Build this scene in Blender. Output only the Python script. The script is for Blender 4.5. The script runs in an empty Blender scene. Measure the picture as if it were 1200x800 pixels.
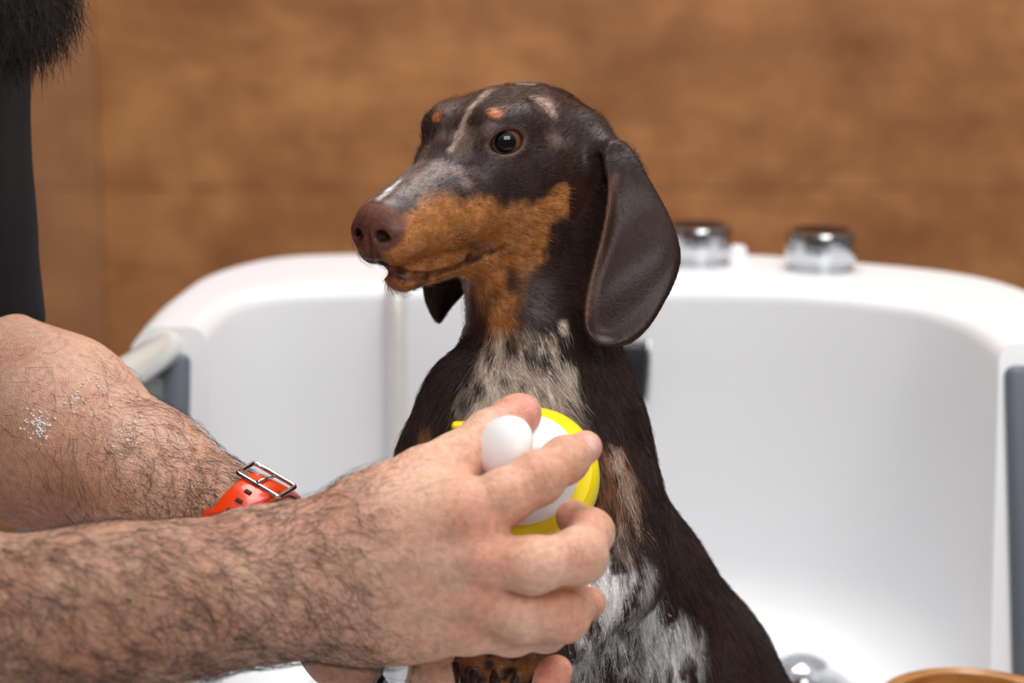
import bpy, bmesh, math, random
import numpy as np
from mathutils import Vector, Matrix
from mathutils.bvhtree import BVHTree

random.seed(7)
RNG = np.random.default_rng(11)
scene = bpy.context.scene
COL = scene.collection

# ------------------------------------------------------------------ camera frame
CAM = np.array([0.0, 0.0, 1.40])
PITCH = math.radians(12.0)
FPX = 2333.0
CX = np.array([1.0, 0, 0])
CU = np.array([0.0, math.sin(PITCH), math.cos(PITCH)])
CD = np.array([0.0, math.cos(PITCH), -math.sin(PITCH)])
C2W = np.stack([CX, CU, -CD], axis=1)          # camera axes (right, up, toward camera) -> world


def P(px, py, d):
    """world point seen at pixel px,py at depth d metres"""
    return CAM + CX * ((px - 600) / FPX * d) + CU * ((400 - py) / FPX * d) + CD * d


def pix(p):
    q = np.asarray(p, float) - CAM
    d = q @ CD
    return 600 + FPX * (q @ CX) / d, 400 - FPX * (q @ CU) / d, d


def lin(c):
    c = np.asarray(c, float) / 255.0
    return np.where(c <= 0.04045, c / 12.92, ((c + 0.055) / 1.055) ** 2.4)


def unit(v):
    v = np.asarray(v, float)
    return v / np.linalg.norm(v)


# ------------------------------------------------------------------ noise
def _hash(ix, iy, iz, s):
    h = (ix.astype(np.int64) * 374761393 + iy.astype(np.int64) * 668265263 + iz.astype(np.int64) * 2147483647 + s * 144665) & 0xFFFFFFFF
    h = ((h ^ (h >> 13)) * 1274126177) & 0xFFFFFFFF
    h = (h ^ (h >> 16)) & 0xFFFF
    return h / 65535.0


def vnoise(p, s=0):
    p = np.asarray(p, float)
    i = np.floor(p)
    f = p - i
    f = f * f * (3 - 2 * f)
    i = i.astype(np.int64)
    out = 0
    for a in (0, 1):
        wa = f[..., 0] if a else 1 - f[..., 0]
        for b in (0, 1):
            wb = f[..., 1] if b else 1 - f[..., 1]
            for c in (0, 1):
                wc = f[..., 2] if c else 1 - f[..., 2]
                out = out + wa * wb * wc * _hash(i[..., 0] + a, i[..., 1] + b, i[..., 2] + c, s)
    return out * 2 - 1


def fbm(p, s=0, n=3):
    v, a, t = 0, 1.0, 0
    for o in range(n):
        v = v + a * vnoise(np.asarray(p) * (2 ** o) + 17.3 * o, s + o)
        t += a
        a *= .5
    return v / t


# ------------------------------------------------------------------ signed distance modelling
class Field:
    def __init__(self):
        self.ops = []

    def _add(self, fn, c, r, k, mode):
        self.ops.append((fn, np.asarray(c, float), float(r), float(k), mode))

    def cap(self, a, b, ra, rb, k=.006, mode='add'):
        a = np.asarray(a, float); b = np.asarray(b, float)
        ba = b - a; L2 = max(ba @ ba, 1e-12)

        def fn(p):
            q = p - a
            h = np.clip((q @ ba) / L2, 0, 1)
            return np.linalg.norm(q - h[..., None] * ba, axis=-1) - (ra + (rb - ra) * h)
        self._add(fn, (a + b) / 2, np.linalg.norm(ba) / 2 + max(ra, rb), k, mode)

    def chain(self, pts, k=.006, mode='add'):
        for (a, ra), (b, rb) in zip(pts[:-1], pts[1:]):
            self.cap(a, b, ra, rb, k, mode)

    def ell(self, c, r, ax=None, k=.006, mode='add'):
        c = np.asarray(c, float); r = np.asarray(r, float)
        ax = np.eye(3) if ax is None else np.asarray(ax, float)     # rows are the axes

        def fn(p):
            q = (p - c) @ ax.T
            k0 = np.linalg.norm(q / r, axis=-1)
            k1 = np.linalg.norm(q / (r * r), axis=-1)
            return np.where(k1 < 1e-9, -r.min(), k0 * (k0 - 1) / np.maximum(k1, 1e-9))
        self._add(fn, c, r.max(), k, mode)

    def custom(self, fn, c, r, k=.004, mode='add'):
        self._add(fn, c, r, k, mode)

    @staticmethod
    def mix(d, e, k, mode):
        if mode == 'add':
            h = np.maximum(k - np.abs(d - e), 0) / k
            return np.minimum(d, e) - h * h * k * .25
        e = -e
        h = np.maximum(k - np.abs(d - e), 0) / k
        return np.maximum(d, e) + h * h * k * .25

    def eval(self, p):
        d = np.full(p.shape[:-1], 10.0)
        for fn, c, r, k, m in self.ops:
            d = self.mix(d, fn(p), k, m)
        return d

    def hit(self, px, py, d0=.75, d1=1.5):
        o = P(px, py, d0)
        dr = unit(P(px, py, d1) - o)
        t = 0.0
        for _ in range(160):
            v = float(self.eval((o + dr * t)[None])[0])
            if v < .0002:
                return o + dr * t
            t += max(v * .7, .0002)
            if t > d1 - d0 + .3:
                return None
        return o + dr * t

    def mesh(self, lo, hi, h, B=8):
        lo = np.asarray(lo, float); hi = np.asarray(hi, float)
        nb = np.ceil((hi - lo) / (h * B)).astype(int)
        n = nb * B
        bc = np.stack(np.meshgrid(*[np.arange(nb[i]) for i in range(3)], indexing='ij'), -1).reshape(-1, 3)
        cen = lo + (bc * B + (B - 1) / 2) * h
        dc = np.concatenate([self.eval(c) for c in np.array_split(cen, max(1, len(cen) // 40000))])
        brad = B * h * .87
        act = np.abs(dc) < brad * 1.7
        G = np.broadcast_to(np.where(dc < 0, -1.0, 1.0).astype(np.float32).reshape(nb[0], 1, nb[1], 1, nb[2], 1),
                            (nb[0], B, nb[1], B, nb[2], B)).copy()
        ab = bc[act]; ac = cen[act]
        off = np.stack(np.meshgrid(*[np.arange(B)] * 3, indexing='ij'), -1).reshape(-1, 3)
        for sl in np.array_split(np.arange(len(ab)), max(1, len(ab) // 900)):
            pts = lo + (ab[sl][:, None, :] * B + off[None]) * h
            d = np.full(pts.shape[:2], 10.0)
            for fn, c, r, k, m in self.ops:
                near = np.linalg.norm(ac[sl] - c, axis=1) < r + brad * 2.2 + k * 1.5
                if not near.any():
                    continue
                d[near] = self.mix(d[near], fn(pts[near]), k, m)
            G[ab[sl][:, 0], :, ab[sl][:, 1], :, ab[sl][:, 2], :] = d.reshape(-1, B, B, B)
        G = G.reshape(n)
        S = G < 0
        cnt = np.zeros(tuple(n - 1), np.uint8)
        sl = (slice(0, -1), slice(1, None))
        for a in (0, 1):
            for b in (0, 1):
                for c in (0, 1):
                    cnt += S[sl[a], sl[b], sl[c]]
        cells = np.argwhere((cnt > 0) & (cnt < 8))
        cid = (cells[:, 0] * n[1] + cells[:, 1]) * n[2] + cells[:, 2]
        acc = np.zeros((len(cells), 3)); num = np.zeros(len(cells))
        cor = [(a, b, c) for a in (0, 1) for b in (0, 1) for c in (0, 1)]
        val = {q: G[cells[:, 0] + q[0], cells[:, 1] + q[1], cells[:, 2] + q[2]] for q in cor}
        for q in cor:
            for ax in range(3):
                if q[ax]:
                    continue
                r = list(q); r[ax] = 1; r = tuple(r)
                u, v = val[q], val[r]
                x = (u < 0) != (v < 0)
                t = np.clip(u / np.where(x, u - v, 1), 0, 1)
                pt = np.array(q, float)[None] + np.zeros((len(cells), 1))
                pt[:, ax] += t
                acc[x] += pt[x]; num[x] += 1
        V = lo + (cells + acc / num[:, None]) * h
        F = []
        for ax in range(3):
            o1, o2 = [(1, 2), (2, 0), (0, 1)][ax]
            a = [slice(None)] * 3; b = [slice(None)] * 3
            a[ax] = slice(0, -1); b[ax] = slice(1, None)
            A = S[tuple(a)]; Bm = S[tuple(b)]
            e = np.argwhere(A != Bm)
            e = e[(e[:, o1] > 0) & (e[:, o2] > 0) & (e[:, o1] < n[o1] - 1) & (e[:, o2] < n[o2] - 1)]
            ins = A[e[:, 0], e[:, 1], e[:, 2]]

            def idx(d1, d2):
                q = e.copy(); q[:, o1] -= d1; q[:, o2] -= d2
                return np.searchsorted(cid, (q[:, 0] * n[1] + q[:, 1]) * n[2] + q[:, 2])
            f = np.stack([idx(1, 1), idx(0, 1), idx(0, 0), idx(1, 0)], 1)
            f[~ins] = f[~ins][:, ::-1]
            F.append(f)
        return V, np.concatenate(F)


def smooth_verts(V, F, it=2, lam=.5):
    e = np.concatenate([F[:, [0, 1]], F[:, [1, 2]], F[:, [2, 3]], F[:, [3, 0]]])
    deg = np.bincount(e[:, 0], minlength=len(V)) + np.bincount(e[:, 1], minlength=len(V))
    for i in range(it * 2):
        l = lam if i % 2 == 0 else -lam * 1.02
        a = np.zeros_like(V)
        for c in range(3):
            a[:, c] = np.bincount(e[:, 0], V[e[:, 1], c], len(V)) + np.bincount(e[:, 1], V[e[:, 0], c], len(V))
        V = V + l * (a / np.maximum(deg, 1)[:, None] - V)
    return V


# ------------------------------------------------------------------ object helpers
def link(o, parent=None):
    COL.objects.link(o)
    if parent is not None:
        o.parent = parent
        o.matrix_parent_inverse = Matrix.Identity(4)
    return o


def quads(name, V, F, mat, parent=None, col=None, smooth=True, origin=None):
    V = np.asarray(V, float); F = np.asarray(F, np.int32)
    off = np.zeros(3)
    if parent is not None:
        off = np.array(parent['_o']) if '_o' in parent else np.zeros(3)
    elif origin is not None:
        off = np.asarray(origin, float)
    me = bpy.data.meshes.new(name)
    me.vertices.add(len(V)); me.vertices.foreach_set('co', (V - off).astype(np.float32).ravel())
    k = F.shape[1]
    me.loops.add(F.size); me.loops.foreach_set('vertex_index', F.ravel())
    me.polygons.add(len(F)); me.polygons.foreach_set('loop_start', np.arange(0, F.size, k, dtype=np.int32))
    me.update(calc_edges=True)
    me.validate()
    me.polygons.foreach_set('use_smooth', np.full(len(me.polygons), smooth))
    if col is not None:
        at = me.color_attributes.new('Col', 'FLOAT_COLOR', 'POINT')
        c4 = np.ones((len(V), 4), np.float32); c4[:, :3] = col
        at.data.foreach_set('color', c4.ravel())
    me.materials.append(mat)
    o = bpy.data.objects.new(name, me)
    link(o, parent)
    if parent is None and origin is not None:
        o.location = off
    o['_o'] = [float(x) for x in off]
    return o


def from_bm(name, bm, mat, parent=None, smooth=True, origin=None, sharp=None):
    off = np.zeros(3)
    if parent is not None:
        off = np.array(parent['_o']) if '_o' in parent else np.zeros(3)
    elif origin is not None:
        off = np.asarray(origin, float)
    bmesh.ops.recalc_face_normals(bm, faces=bm.faces)
    bmesh.ops.translate(bm, verts=bm.verts, vec=Vector(-off))
    me = bpy.data.meshes.new(name)
    if sharp is not None:
        for e in bm.edges:
            if len(e.link_faces) == 2 and e.calc_face_angle(0) > sharp:
                e.smooth = False
    for f in bm.faces:
        f.smooth = smooth
    bm.to_mesh(me); bm.free()
    me.materials.append(mat)
    o = bpy.data.objects.new(name, me)
    link(o, parent)
    if parent is None and origin is not None:
        o.location = off
    o['_o'] = [float(x) for x in off]
    return o


def thing(name, label, cat, loc, group=None):
    o = bpy.data.objects.new(name, None)
    o.empty_display_size = .05
    o.location = loc
    COL.objects.link(o)
    o['_o'] = [float(x) for x in loc]
    return tag(o, label, cat, group)


def tag(o, label, cat, group=None, kind=None):
    o['label'] = label; o['category'] = cat
    if group: o['group'] = group
    if kind: o['kind'] = kind
    return o


def grid_faces(nu, nv, closed_u=False, closed_v=False):
    F = []
    for i in range(nu if closed_u else nu - 1):
        for j in range(nv if closed_v else nv - 1):
            a = i * nv + j; b = ((i + 1) % nu) * nv + j
            c = ((i + 1) % nu) * nv + (j + 1) % nv; d = i * nv + (j + 1) % nv
            F.append((a, b, c, d))
    return F


def frame_of(axis, hint=(0, 0, 1)):
    a = unit(axis)
    h = np.asarray(hint, float)
    if abs(a @ unit(h)) > .95:
        h = np.array([1.0, 0, 0])
    u = unit(np.cross(h, a)); v = np.cross(a, u)
    return u, v, a


def lathe_bm(bm, c, axis, prof, n=48):
    """prof: (radius, height along axis)"""
    u, v, a = frame_of(axis)
    c = np.asarray(c, float)
    rings = []
    for r, z in prof:
        if r < 1e-6:
            rings.append([bm.verts.new(c + a * z)])
        else:
            rings.append([bm.verts.new(c + a * z + (u * math.cos(t) + v * math.sin(t)) * r)
                          for t in [2 * math.pi * i / n for i in range(n)]])
    for A, B in zip(rings[:-1], rings[1:]):
        for i in range(n):
            j = (i + 1) % n
            if len(A) == 1 and len(B) == 1: continue
            if len(A) == 1: bm.faces.new((A[0], B[i], B[j]))
            elif len(B) == 1: bm.faces.new((A[i], A[j], B[0]))
            else: bm.faces.new((A[i], A[j], B[j], B[i]))
    return bm


def lathe(name, c, axis, prof, mat, parent=None, n=48, origin=None, sharp=math.radians(40)):
    return from_bm(name, lathe_bm(bmesh.new(), c, axis, prof, n), mat, parent, True, origin, sharp)


def catmull(pts, per=8):
    pts = [np.asarray(p, float) for p in pts]
    Q = [2 * pts[0] - pts[1]] + pts + [2 * pts[-1] - pts[-2]]
    out = []
    for i in range(1, len(Q) - 2):
        p0, p1, p2, p3 = Q[i - 1:i + 3]
        for t in np.linspace(0, 1, per, endpoint=False):
            out.append(.5 * ((2 * p1) + (-p0 + p2) * t + (2 * p0 - 5 * p1 + 4 * p2 - p3) * t * t + (-p0 + 3 * p1 - 3 * p2 + p3) * t ** 3))
    out.append(pts[-1])
    return np.array(out)


def tube_bm(bm, path, rad, n=16, caps=True):
    path = np.asarray(path, float)
    m = len(path)
    rad = np.broadcast_to(np.asarray(rad, float), (m,))
    T = np.gradient(path, axis=0)
    T /= np.linalg.norm(T, axis=1)[:, None]
    u, v, _ = frame_of(T[0])
    rings = []
    for i in range(m):
        u = unit(u - T[i] * (u @ T[i])); v = np.cross(T[i], u)
        rings.append([bm.verts.new(path[i] + rad[i] * (u * math.cos(t) + v * math.sin(t)))
                      for t in [2 * math.pi * k / n for k in range(n)]])
    for A, B in zip(rings[:-1], rings[1:]):
        for i in range(n):
            j = (i + 1) % n
            bm.faces.new((A[i], A[j], B[j], B[i]))
    if caps:
        bm.faces.new(rings[0][::-1]); bm.faces.new(rings[-1])
    return bm


def box_bm(bm, c, s, ax=None, bevel=0.0, seg=2):
    ax = np.eye(3) if ax is None else np.asarray(ax, float)
    c = np.asarray(c, float)
    vs = []
    for x in (-.5, .5):
        for y in (-.5, .5):
            for z in (-.5, .5):
                vs.append(bm.verts.new(c + ax[0] * x * s[0] + ax[1] * y * s[1] + ax[2] * z * s[2]))
    fs = [bm.faces.new([vs[i] for i in q]) for q in
          ((0, 1, 3, 2), (4, 6, 7, 5), (0, 4, 5, 1), (2, 3, 7, 6), (0, 2, 6, 4), (1, 5, 7, 3))]
    if bevel:
        es = list({e for f in fs for e in f.edges})
        bmesh.ops.bevel(bm, geom=es, offset=bevel, segments=seg, affect='EDGES', profile=.5)
    return bm


def strands(name, root, pts, r0, col, mat, parent, kind='stuff'):
    """pts (N,S,3) polylines drawn as thin three-sided tapering hairs; col (N,3) or (N,S,3)"""
    N, S, _ = pts.shape
    T = np.gradient(pts, axis=1)
    T /= np.linalg.norm(T, axis=2)[..., None] + 1e-12
    ref = np.broadcast_to(RNG.normal(size=(N, 1, 3)), pts.shape)
    u = np.cross(T, ref); u /= np.linalg.norm(u, axis=2)[..., None] + 1e-12
    v = np.cross(T, u)
    r0 = np.broadcast_to(np.asarray(r0, float), (N,))
    tap = np.linspace(1, .25, S)
    rr = r0[:, None] * tap[None]
    V = np.stack([pts + rr[..., None] * (u * math.cos(a) + v * math.sin(a)) for a in (0, 2.0944, 4.18879)], 2)  # N,S,3,3
    base = (np.arange(N) * S * 3)[:, None, None]
    s = np.arange(S - 1)[None, :, None] * 3
    k = np.arange(3)[None, None, :]; k2 = (k + 1) % 3
    F = np.stack([base + s + k, base + s + k2, base + s + 3 + k2, base + s + 3 + k], -1).reshape(-1, 4)
    col = np.asarray(col, float)
    if col.ndim == 2:
        col = np.broadcast_to(col[:, None, :], (N, S, 3))
    C = np.broadcast_to(col[:, :, None, :], (N, S, 3, 3)).reshape(-1, 3)
    o = quads(name, V.reshape(-1, 3), F, mat, parent, C)
    o['kind'] = kind
    return o


def vnormals(V, F):
    n = np.cross(V[F[:, 2]] - V[F[:, 0]], V[F[:, 3]] - V[F[:, 1]])
    N = np.zeros_like(V)
    for k in range(4):
        for c in range(3):
            N[:, c] += np.bincount(F[:, k], n[:, c], len(V))
    return N / (np.linalg.norm(N, axis=1)[:, None] + 1e-12)


# ------------------------------------------------------------------ materials
def mat_new(name):
    m = bpy.data.materials.new(name); m.use_nodes = True
    nt = m.node_tree; b = nt.nodes['Principled BSDF']
    return m, nt, b


def N(nt, t, **kw):
    n = nt.nodes.new(t)
    for k, v in kw.items():
        if k in n.inputs.keys() if hasattr(n, 'inputs') else False:
            n.inputs[k].default_value = v
        else:
            setattr(n, k, v)
    return n


def simple(name, rgb, rough=.5, metal=0.0, coat=0.0, bump=0.0, bscale=300, var=.06, spec=.5, trans=0.0, sss=0.0):
    m, nt, b = mat_new(name)
    c = lin(rgb)
    tc = N(nt, 'ShaderNodeTexCoord')
    nz = N(nt, 'ShaderNodeTexNoise'); nz.inputs['Scale'].default_value = bscale; nz.inputs['Detail'].default_value = 4
    nt.links.new(tc.outputs['Object'], nz.inputs['Vector'])
    mx = N(nt, 'ShaderNodeMix', data_type='RGBA')
    mx.inputs[6].default_value = (*(c * (1 - var)), 1); mx.inputs[7].default_value = (*np.minimum(c * (1 + var), 1), 1)
    nt.links.new(nz.outputs['Fac'], mx.inputs[0]); nt.links.new(mx.outputs[2], b.inputs['Base Color'])
    b.inputs['Roughness'].default_value = rough; b.inputs['Metallic'].default_value = metal
    b.inputs['Coat Weight'].default_value = coat; b.inputs['Specular IOR Level'].default_value = spec
    b.inputs['Transmission Weight'].default_value = trans
    if sss:
        b.inputs['Subsurface Weight'].default_value = sss; b.inputs['Subsurface Radius'].default_value = (.008, .004, .003)
    if bump:
        bp = N(nt, 'ShaderNodeBump'); bp.inputs['Strength'].default_value = bump; bp.inputs['Distance'].default_value = .002
        nt.links.new(nz.outputs['Fac'], bp.inputs['Height']); nt.links.new(bp.outputs['Normal'], b.inputs['Normal'])
    return m


def skin_mat():
    m = attr_mat('skin', .45, sss=.18, bump=.0, bscale=260, var=.16, spec=.4)
    nt = m.node_tree; b = nt.nodes['Principled BSDF']
    tc = N(nt, 'ShaderNodeTexCoord')
    vo = N(nt, 'ShaderNodeTexVoronoi'); vo.inputs['Scale'].default_value = 620; vo.feature = 'DISTANCE_TO_EDGE'
    n1 = N(nt, 'ShaderNodeTexNoise'); n1.inputs['Scale'].default_value = 180; n1.inputs['Detail'].default_value = 6; n1.inputs['Roughness'].default_value = .7
    nt.links.new(tc.outputs['Object'], vo.inputs['Vector']); nt.links.new(tc.outputs['Object'], n1.inputs['Vector'])
    mr = N(nt, 'ShaderNodeMapRange'); mr.inputs[2].default_value = .25; nt.links.new(vo.outputs['Distance'], mr.inputs[0])
    b1 = N(nt, 'ShaderNodeBump'); b1.inputs['Strength'].default_value = .35; b1.inputs['Distance'].default_value = .0006
    b2 = N(nt, 'ShaderNodeBump'); b2.inputs['Strength'].default_value = .55; b2.inputs['Distance'].default_value = .0016
    nt.links.new(mr.outputs[0], b1.inputs['Height']); nt.links.new(n1.outputs['Fac'], b2.inputs['Height'])
    nt.links.new(b2.outputs[0], b1.inputs['Normal']); nt.links.new(b1.outputs[0], b.inputs['Normal'])
    return m


def attr_mat(name, rough=.5, sss=0.0, bump=0.0, bscale=900, coat=0.0, var=.2, spec=.5, radius=(.010, .004, .002), detail=5):
    m, nt, b = mat_new(name)
    at = N(nt, 'ShaderNodeAttribute'); at.attribute_name = 'Col'
    tc = N(nt, 'ShaderNodeTexCoord')
    nz = N(nt, 'ShaderNodeTexNoise'); nz.inputs['Scale'].default_value = bscale; nz.inputs['Detail'].default_value = detail
    nt.links.new(tc.outputs['Object'], nz.inputs['Vector'])
    mr = N(nt, 'ShaderNodeMapRange'); mr.inputs[1].default_value = .3; mr.inputs[2].default_value = .7
    mr.inputs[3].default_value = 1 - var; mr.inputs[4].default_value = 1 + var
    nt.links.new(nz.outputs['Fac'], mr.inputs[0])
    vm = N(nt, 'ShaderNodeVectorMath', operation='SCALE')
    nt.links.new(at.outputs['Color'], vm.inputs[0]); nt.links.new(mr.outputs[0], vm.inputs['Scale'])
    nt.links.new(vm.outputs[0], b.inputs['Base Color'])
    b.inputs['Roughness'].default_value = rough; b.inputs['Coat Weight'].default_value = coat
    b.inputs['Specular IOR Level'].default_value = spec
    if sss:
        b.inputs['Subsurface Weight'].default_value = sss; b.inputs['Subsurface Radius'].default_value = radius
        b.inputs['Subsurface Scale'].default_value = 1.0
    if bump:
        bp = N(nt, 'ShaderNodeBump'); bp.inputs['Strength'].default_value = bump; bp.inputs['Distance'].default_value = .0012
        nt.links.new(nz.outputs['Fac'], bp.inputs['Height']); nt.links.new(bp.outputs['Normal'], b.inputs['Normal'])
    return m


M = {}
M['tub'] = simple('white_acrylic', (236, 237, 240), .38, coat=.12, var=.01, bscale=4)
M['chrome'] = simple('chrome', (200, 202, 206), .12, metal=1.0, var=.03, bscale=60)
M['steel_dark'] = simple('dark_metal', (52, 48, 52), .38, metal=1.0, var=.05, bscale=60)
M['rail'] = simple('pearl_rail', (206, 208, 204), .12, coat=.8, var=.03, bscale=30)
M['gasket'] = simple('slate_rubber', (92, 98, 110), .55, var=.06, bscale=80)
M['black'] = simple('black_plastic', (22, 22, 24), .4, var=.1, bscale=80)
M['hose'] = simple('silver_hose', (226, 222, 218), .3, metal=.35, var=.05, bscale=90)
M['white_plastic'] = simple('white_plastic', (240, 238, 238), .35, var=.01, bscale=50, sss=.15)
M['yellow'] = simple('yellow_plastic', (250, 226, 10), .35, var=.03, bscale=60, sss=.1)
M['orange'] = simple('orange_rubber', (226, 62, 18), .22, coat=.4, var=.06, bscale=200, bump=.05)
M['hole'] = simple('dark_slot', (40, 14, 10), .7)
M['shirt'] = simple('black_cotton', (24, 25, 29), .85, bump=.25, bscale=900, var=.2, spec=.2)
M['trousers'] = simple('dark_denim', (34, 40, 54), .85, bump=.2, bscale=800, var=.15)
M['shoe'] = simple('shoe_leather', (40, 34, 30), .5)
M['skin'] = skin_mat()
M['hair'] = attr_mat('body_hair', .38, var=.05, spec=.5, bscale=300)
M['dog'] = attr_mat('dog_coat_base', .36, bump=.12, bscale=600, var=.25, spec=.24)
M['fur'] = attr_mat('dog_fur', .30, var=.15, spec=.42, bscale=500)
M['claw'] = simple('dark_claw', (20, 17, 17), .18, coat=.6)
M['foam'] = simple('soap_foam', (238, 236, 232), .25, coat=.5, sss=.3)
M['wood_bowl'] = None
# ================================================================== THE DOG
def head_axes(th, ph, ro):
    th, ph, ro = [math.radians(a) for a in (th, ph, ro)]
    f = np.array([-math.sin(th) * math.cos(ph), -math.sin(ph), math.cos(th) * math.cos(ph)])
    u = np.array([-math.sin(th) * math.sin(ph), math.cos(ph), math.cos(th) * math.sin(ph)])
    l = np.cross(u, f)
    u2 = u * math.cos(ro) + l * math.sin(ro); l2 = l * math.cos(ro) - u * math.sin(ro)
    return np.stack([C2W @ f, C2W @ l2, C2W @ u2], 0)


HR = head_axes(40, 12, 6)
HO = P(549, 164, 1.045)


def HL(x, y, z):
    """head-local centimetres (forward, dog's left, up; origin between the eyes) -> world"""
    return HO + HR.T @ (np.array([x, y, z], float) / 100)


def toHL(p):
    return (np.asarray(p) - HO) @ HR.T * 100


D = Field()
cm = .01
# --- trunk, neck
D.chain([(P(652, 235, 1.095), .036), (P(640, 330, 1.095), .033), (P(638, 400, 1.09), .0325), (P(634, 465, 1.09), .043),
         (P(632, 555, 1.095), .057), (P(657, 640, 1.105), .057), (P(702, 710, 1.13), .062), (P(764, 815, 1.16), .070),
         (P(815, 930, 1.18), .078), (P(800, 1010, 1.18), .072)], k=.02)
D.ell(P(596, 560, 1.06), (.042, .06, .04), np.stack([CX, CU, -CD]), k=.03)             # breastbone
D.cap(P(664, 410, 1.11), P(684, 500, 1.12), .018, .030, k=.018)                          # nape into withers
# shoulders
D.ell(P(536, 528, 1.075), (.023, .048, .034), np.stack([CX, CU, -CD]), k=.02)
D.ell(P(700, 548, 1.075), (.025, .055, .036), np.stack([CX, CU, -CD]), k=.02)
# forelegs, drawn up to the paws resting on the hand
D.chain([(P(522, 545, 1.065), .026), (P(524, 660, 1.03), .021), (P(548, 735, 1.005), .0145), (P(572, 772, .990), .0150)], k=.012)
D.chain([(P(708, 575, 1.06), .026), (P(722, 670, 1.045), .022), (P(660, 735, 1.015), .0145), (P(608, 772, .990), .0150)], k=.012)
# paws and toes
for (px, py, d, r) in ((545, 786, .972, .0080), (563, 792, .966, .0085), (584, 793, .965, .0085), (603, 792, .968, .0085), (621, 786, .973, .0080)):
    D.cap(P(px + 4, py - 22, d + .012), P(px, py, d), r, r, k=.003)
# haunches and hind legs on the tub floor
FLOOR_TUB = CAM[2] - .567
hipL = P(880, 1000, 1.14); hipR = P(745, 1010, 1.20)
for hp, s in ((hipL, 1), (hipR, -1)):
    knee = np.array([hp[0] - .05, hp[1] - .085 + .01 * s, FLOOR_TUB + .085])
    hock = np.array([hp[0] + .012, hp[1] + .0, FLOOR_TUB + .022])
    toe = np.array([hp[0] - .055, hp[1] - .10, FLOOR_TUB + .0135])
    D.chain([(hp + [0, 0, .03], .05), (knee, .03), (hock, .0165), (toe, .0135)], k=.012)
    for t in (-1, 0, 1):
        D.cap(toe + [.010 * t, 0, 0], toe + [-.012 + .009 * t, -.016, -.003], .0085, .008, k=.003)
# tail along the floor
tb = P(850, 1050, 1.22)
D.chain([(np.array([tb[0], tb[1], FLOOR_TUB + .05]), .024), (np.array([tb[0] + .06, tb[1] + .04, FLOOR_TUB + .018]), .014),
         (np.array([tb[0] + .14, tb[1] + .02, FLOOR_TUB + .010]), .009), (np.array([tb[0] + .19, tb[1] - .02, FLOOR_TUB + .008]), .005)], k=.01)
# --- head
D.ell(HL(-4.2, 0, -.9), (.050, .037, .0335), HR, k=.015)                                # skull
D.ell(HL(-1.3, 0, -.75), (.031, .031, .0265), HR, k=.015)                                 # forehead
D.cap(HL(-4.5, 0, -2.5), P(655, 250, 1.09), .033, .036, k=.02)                          # nape
D.cap(HL(-.2, 0, -1.6), HL(6.3, 0, -3.2), .0215, .0132, k=.012)                        # muzzle
for s in (1, -1):
    D.cap(HL(.2, 1.4 * s, -3.0), HL(6.5, .75 * s, -3.95), .019, .0130, k=.012)          # flews
    D.ell(HL(-2.6, 2.1 * s, -3.4), (.030, .019, .026), HR, k=.014)                      # cheek
    D.cap(HL(.2, 1.8 * s, .85), HL(-1.6, 2.5 * s, .85), .0080, .008, k=.012)           # brow
    D.cap(HL(.5, 2.0 * s, -1.3), HL(-2.0, 3.0 * s, -1.5), .008, .009, k=.012)           # cheekbone
D.cap(HL(.4, 0, -5.2), HL(5.7, 0, -5.95), .0165, .0108, k=.004)                          # lower jaw
D.cap(HL(-2.0, 0, -4.6), P(618, 372, 1.075), .024, .028, k=.02)                         # throat
# nose leather
D.ell(HL(7.25, 0, -3.35), (.0085, .0130, .0110), HR, k=.004)
D.ell(HL(6.9, 0, -2.9), (.0085, .0125, .0070), HR, k=.004)
D.cap(HL(7.1, .3, -4.55), HL(7.1, -.3, -4.55), .0085, .0085, k=.006)
for s in (1, -1):
    D.ell(HL(7.15, 1.02 * s, -3.6), (.0078, .0062, .0068), HR, k=.003)
    D.ell(HL(7.95, .78 * s, -3.72), (.0050, .0036, .0028), HR, k=.0022, mode='sub')       # nostril
    D.cap(HL(7.75, 1.0 * s, -3.85), HL(7.15, 1.5 * s, -3.75), .0014, .0009, k=.002, mode='sub')
D.cap(HL(8.1, 0, -3.6), HL(7.95, 0, -5.0), .0008, .0008, k=.002, mode='sub')             # philtrum
# eyes: lid ring, aperture
EYE = []
for s in (1, -1):
    c = HL(-.35, 2.15 * s, -.05)
    gz = unit(HR.T @ np.array([.66, .74 * s, .10]))
    hz = unit(np.cross(HR[2], gz)); vz = np.cross(gz, hz)
    tl = math.radians(14 * s)
    hz, vz = hz * math.cos(tl) + vz * math.sin(tl), vz * math.cos(tl) - hz * math.sin(tl)
    EYE.append((c, gz, hz, vz, s))
    D.ell(c, (.0108, .0108, .0108), None, k=.006)
    D.ell(c + gz * .0098, (.0054, .0092, .0060), np.stack([gz, hz, vz]), k=.0018, mode='sub')
# lip line, cut where the lips meet
lip = []
for (px, py) in ((447, 311), (463, 319), (482, 324), (510, 323), (545, 311), (570, 299), (588, 291)):
    h = D.hit(px, py, .8, 1.2)
    if h is not None:
        lip.append(toHL(h))
LIPD = catmull([[a[0], abs(a[1]), a[2]] for a in lip], 7)
for s in (1, -1):
    q = [HL(a[0], abs(a[1]) * s, a[2]) for a in lip]
    D.chain([(v, (.0030, .0028, .0024, .0020, .0017, .0015, .0012, .0010)[min(i, 7)]) for i, v in enumerate(q)], k=.0022, mode='sub')

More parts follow.
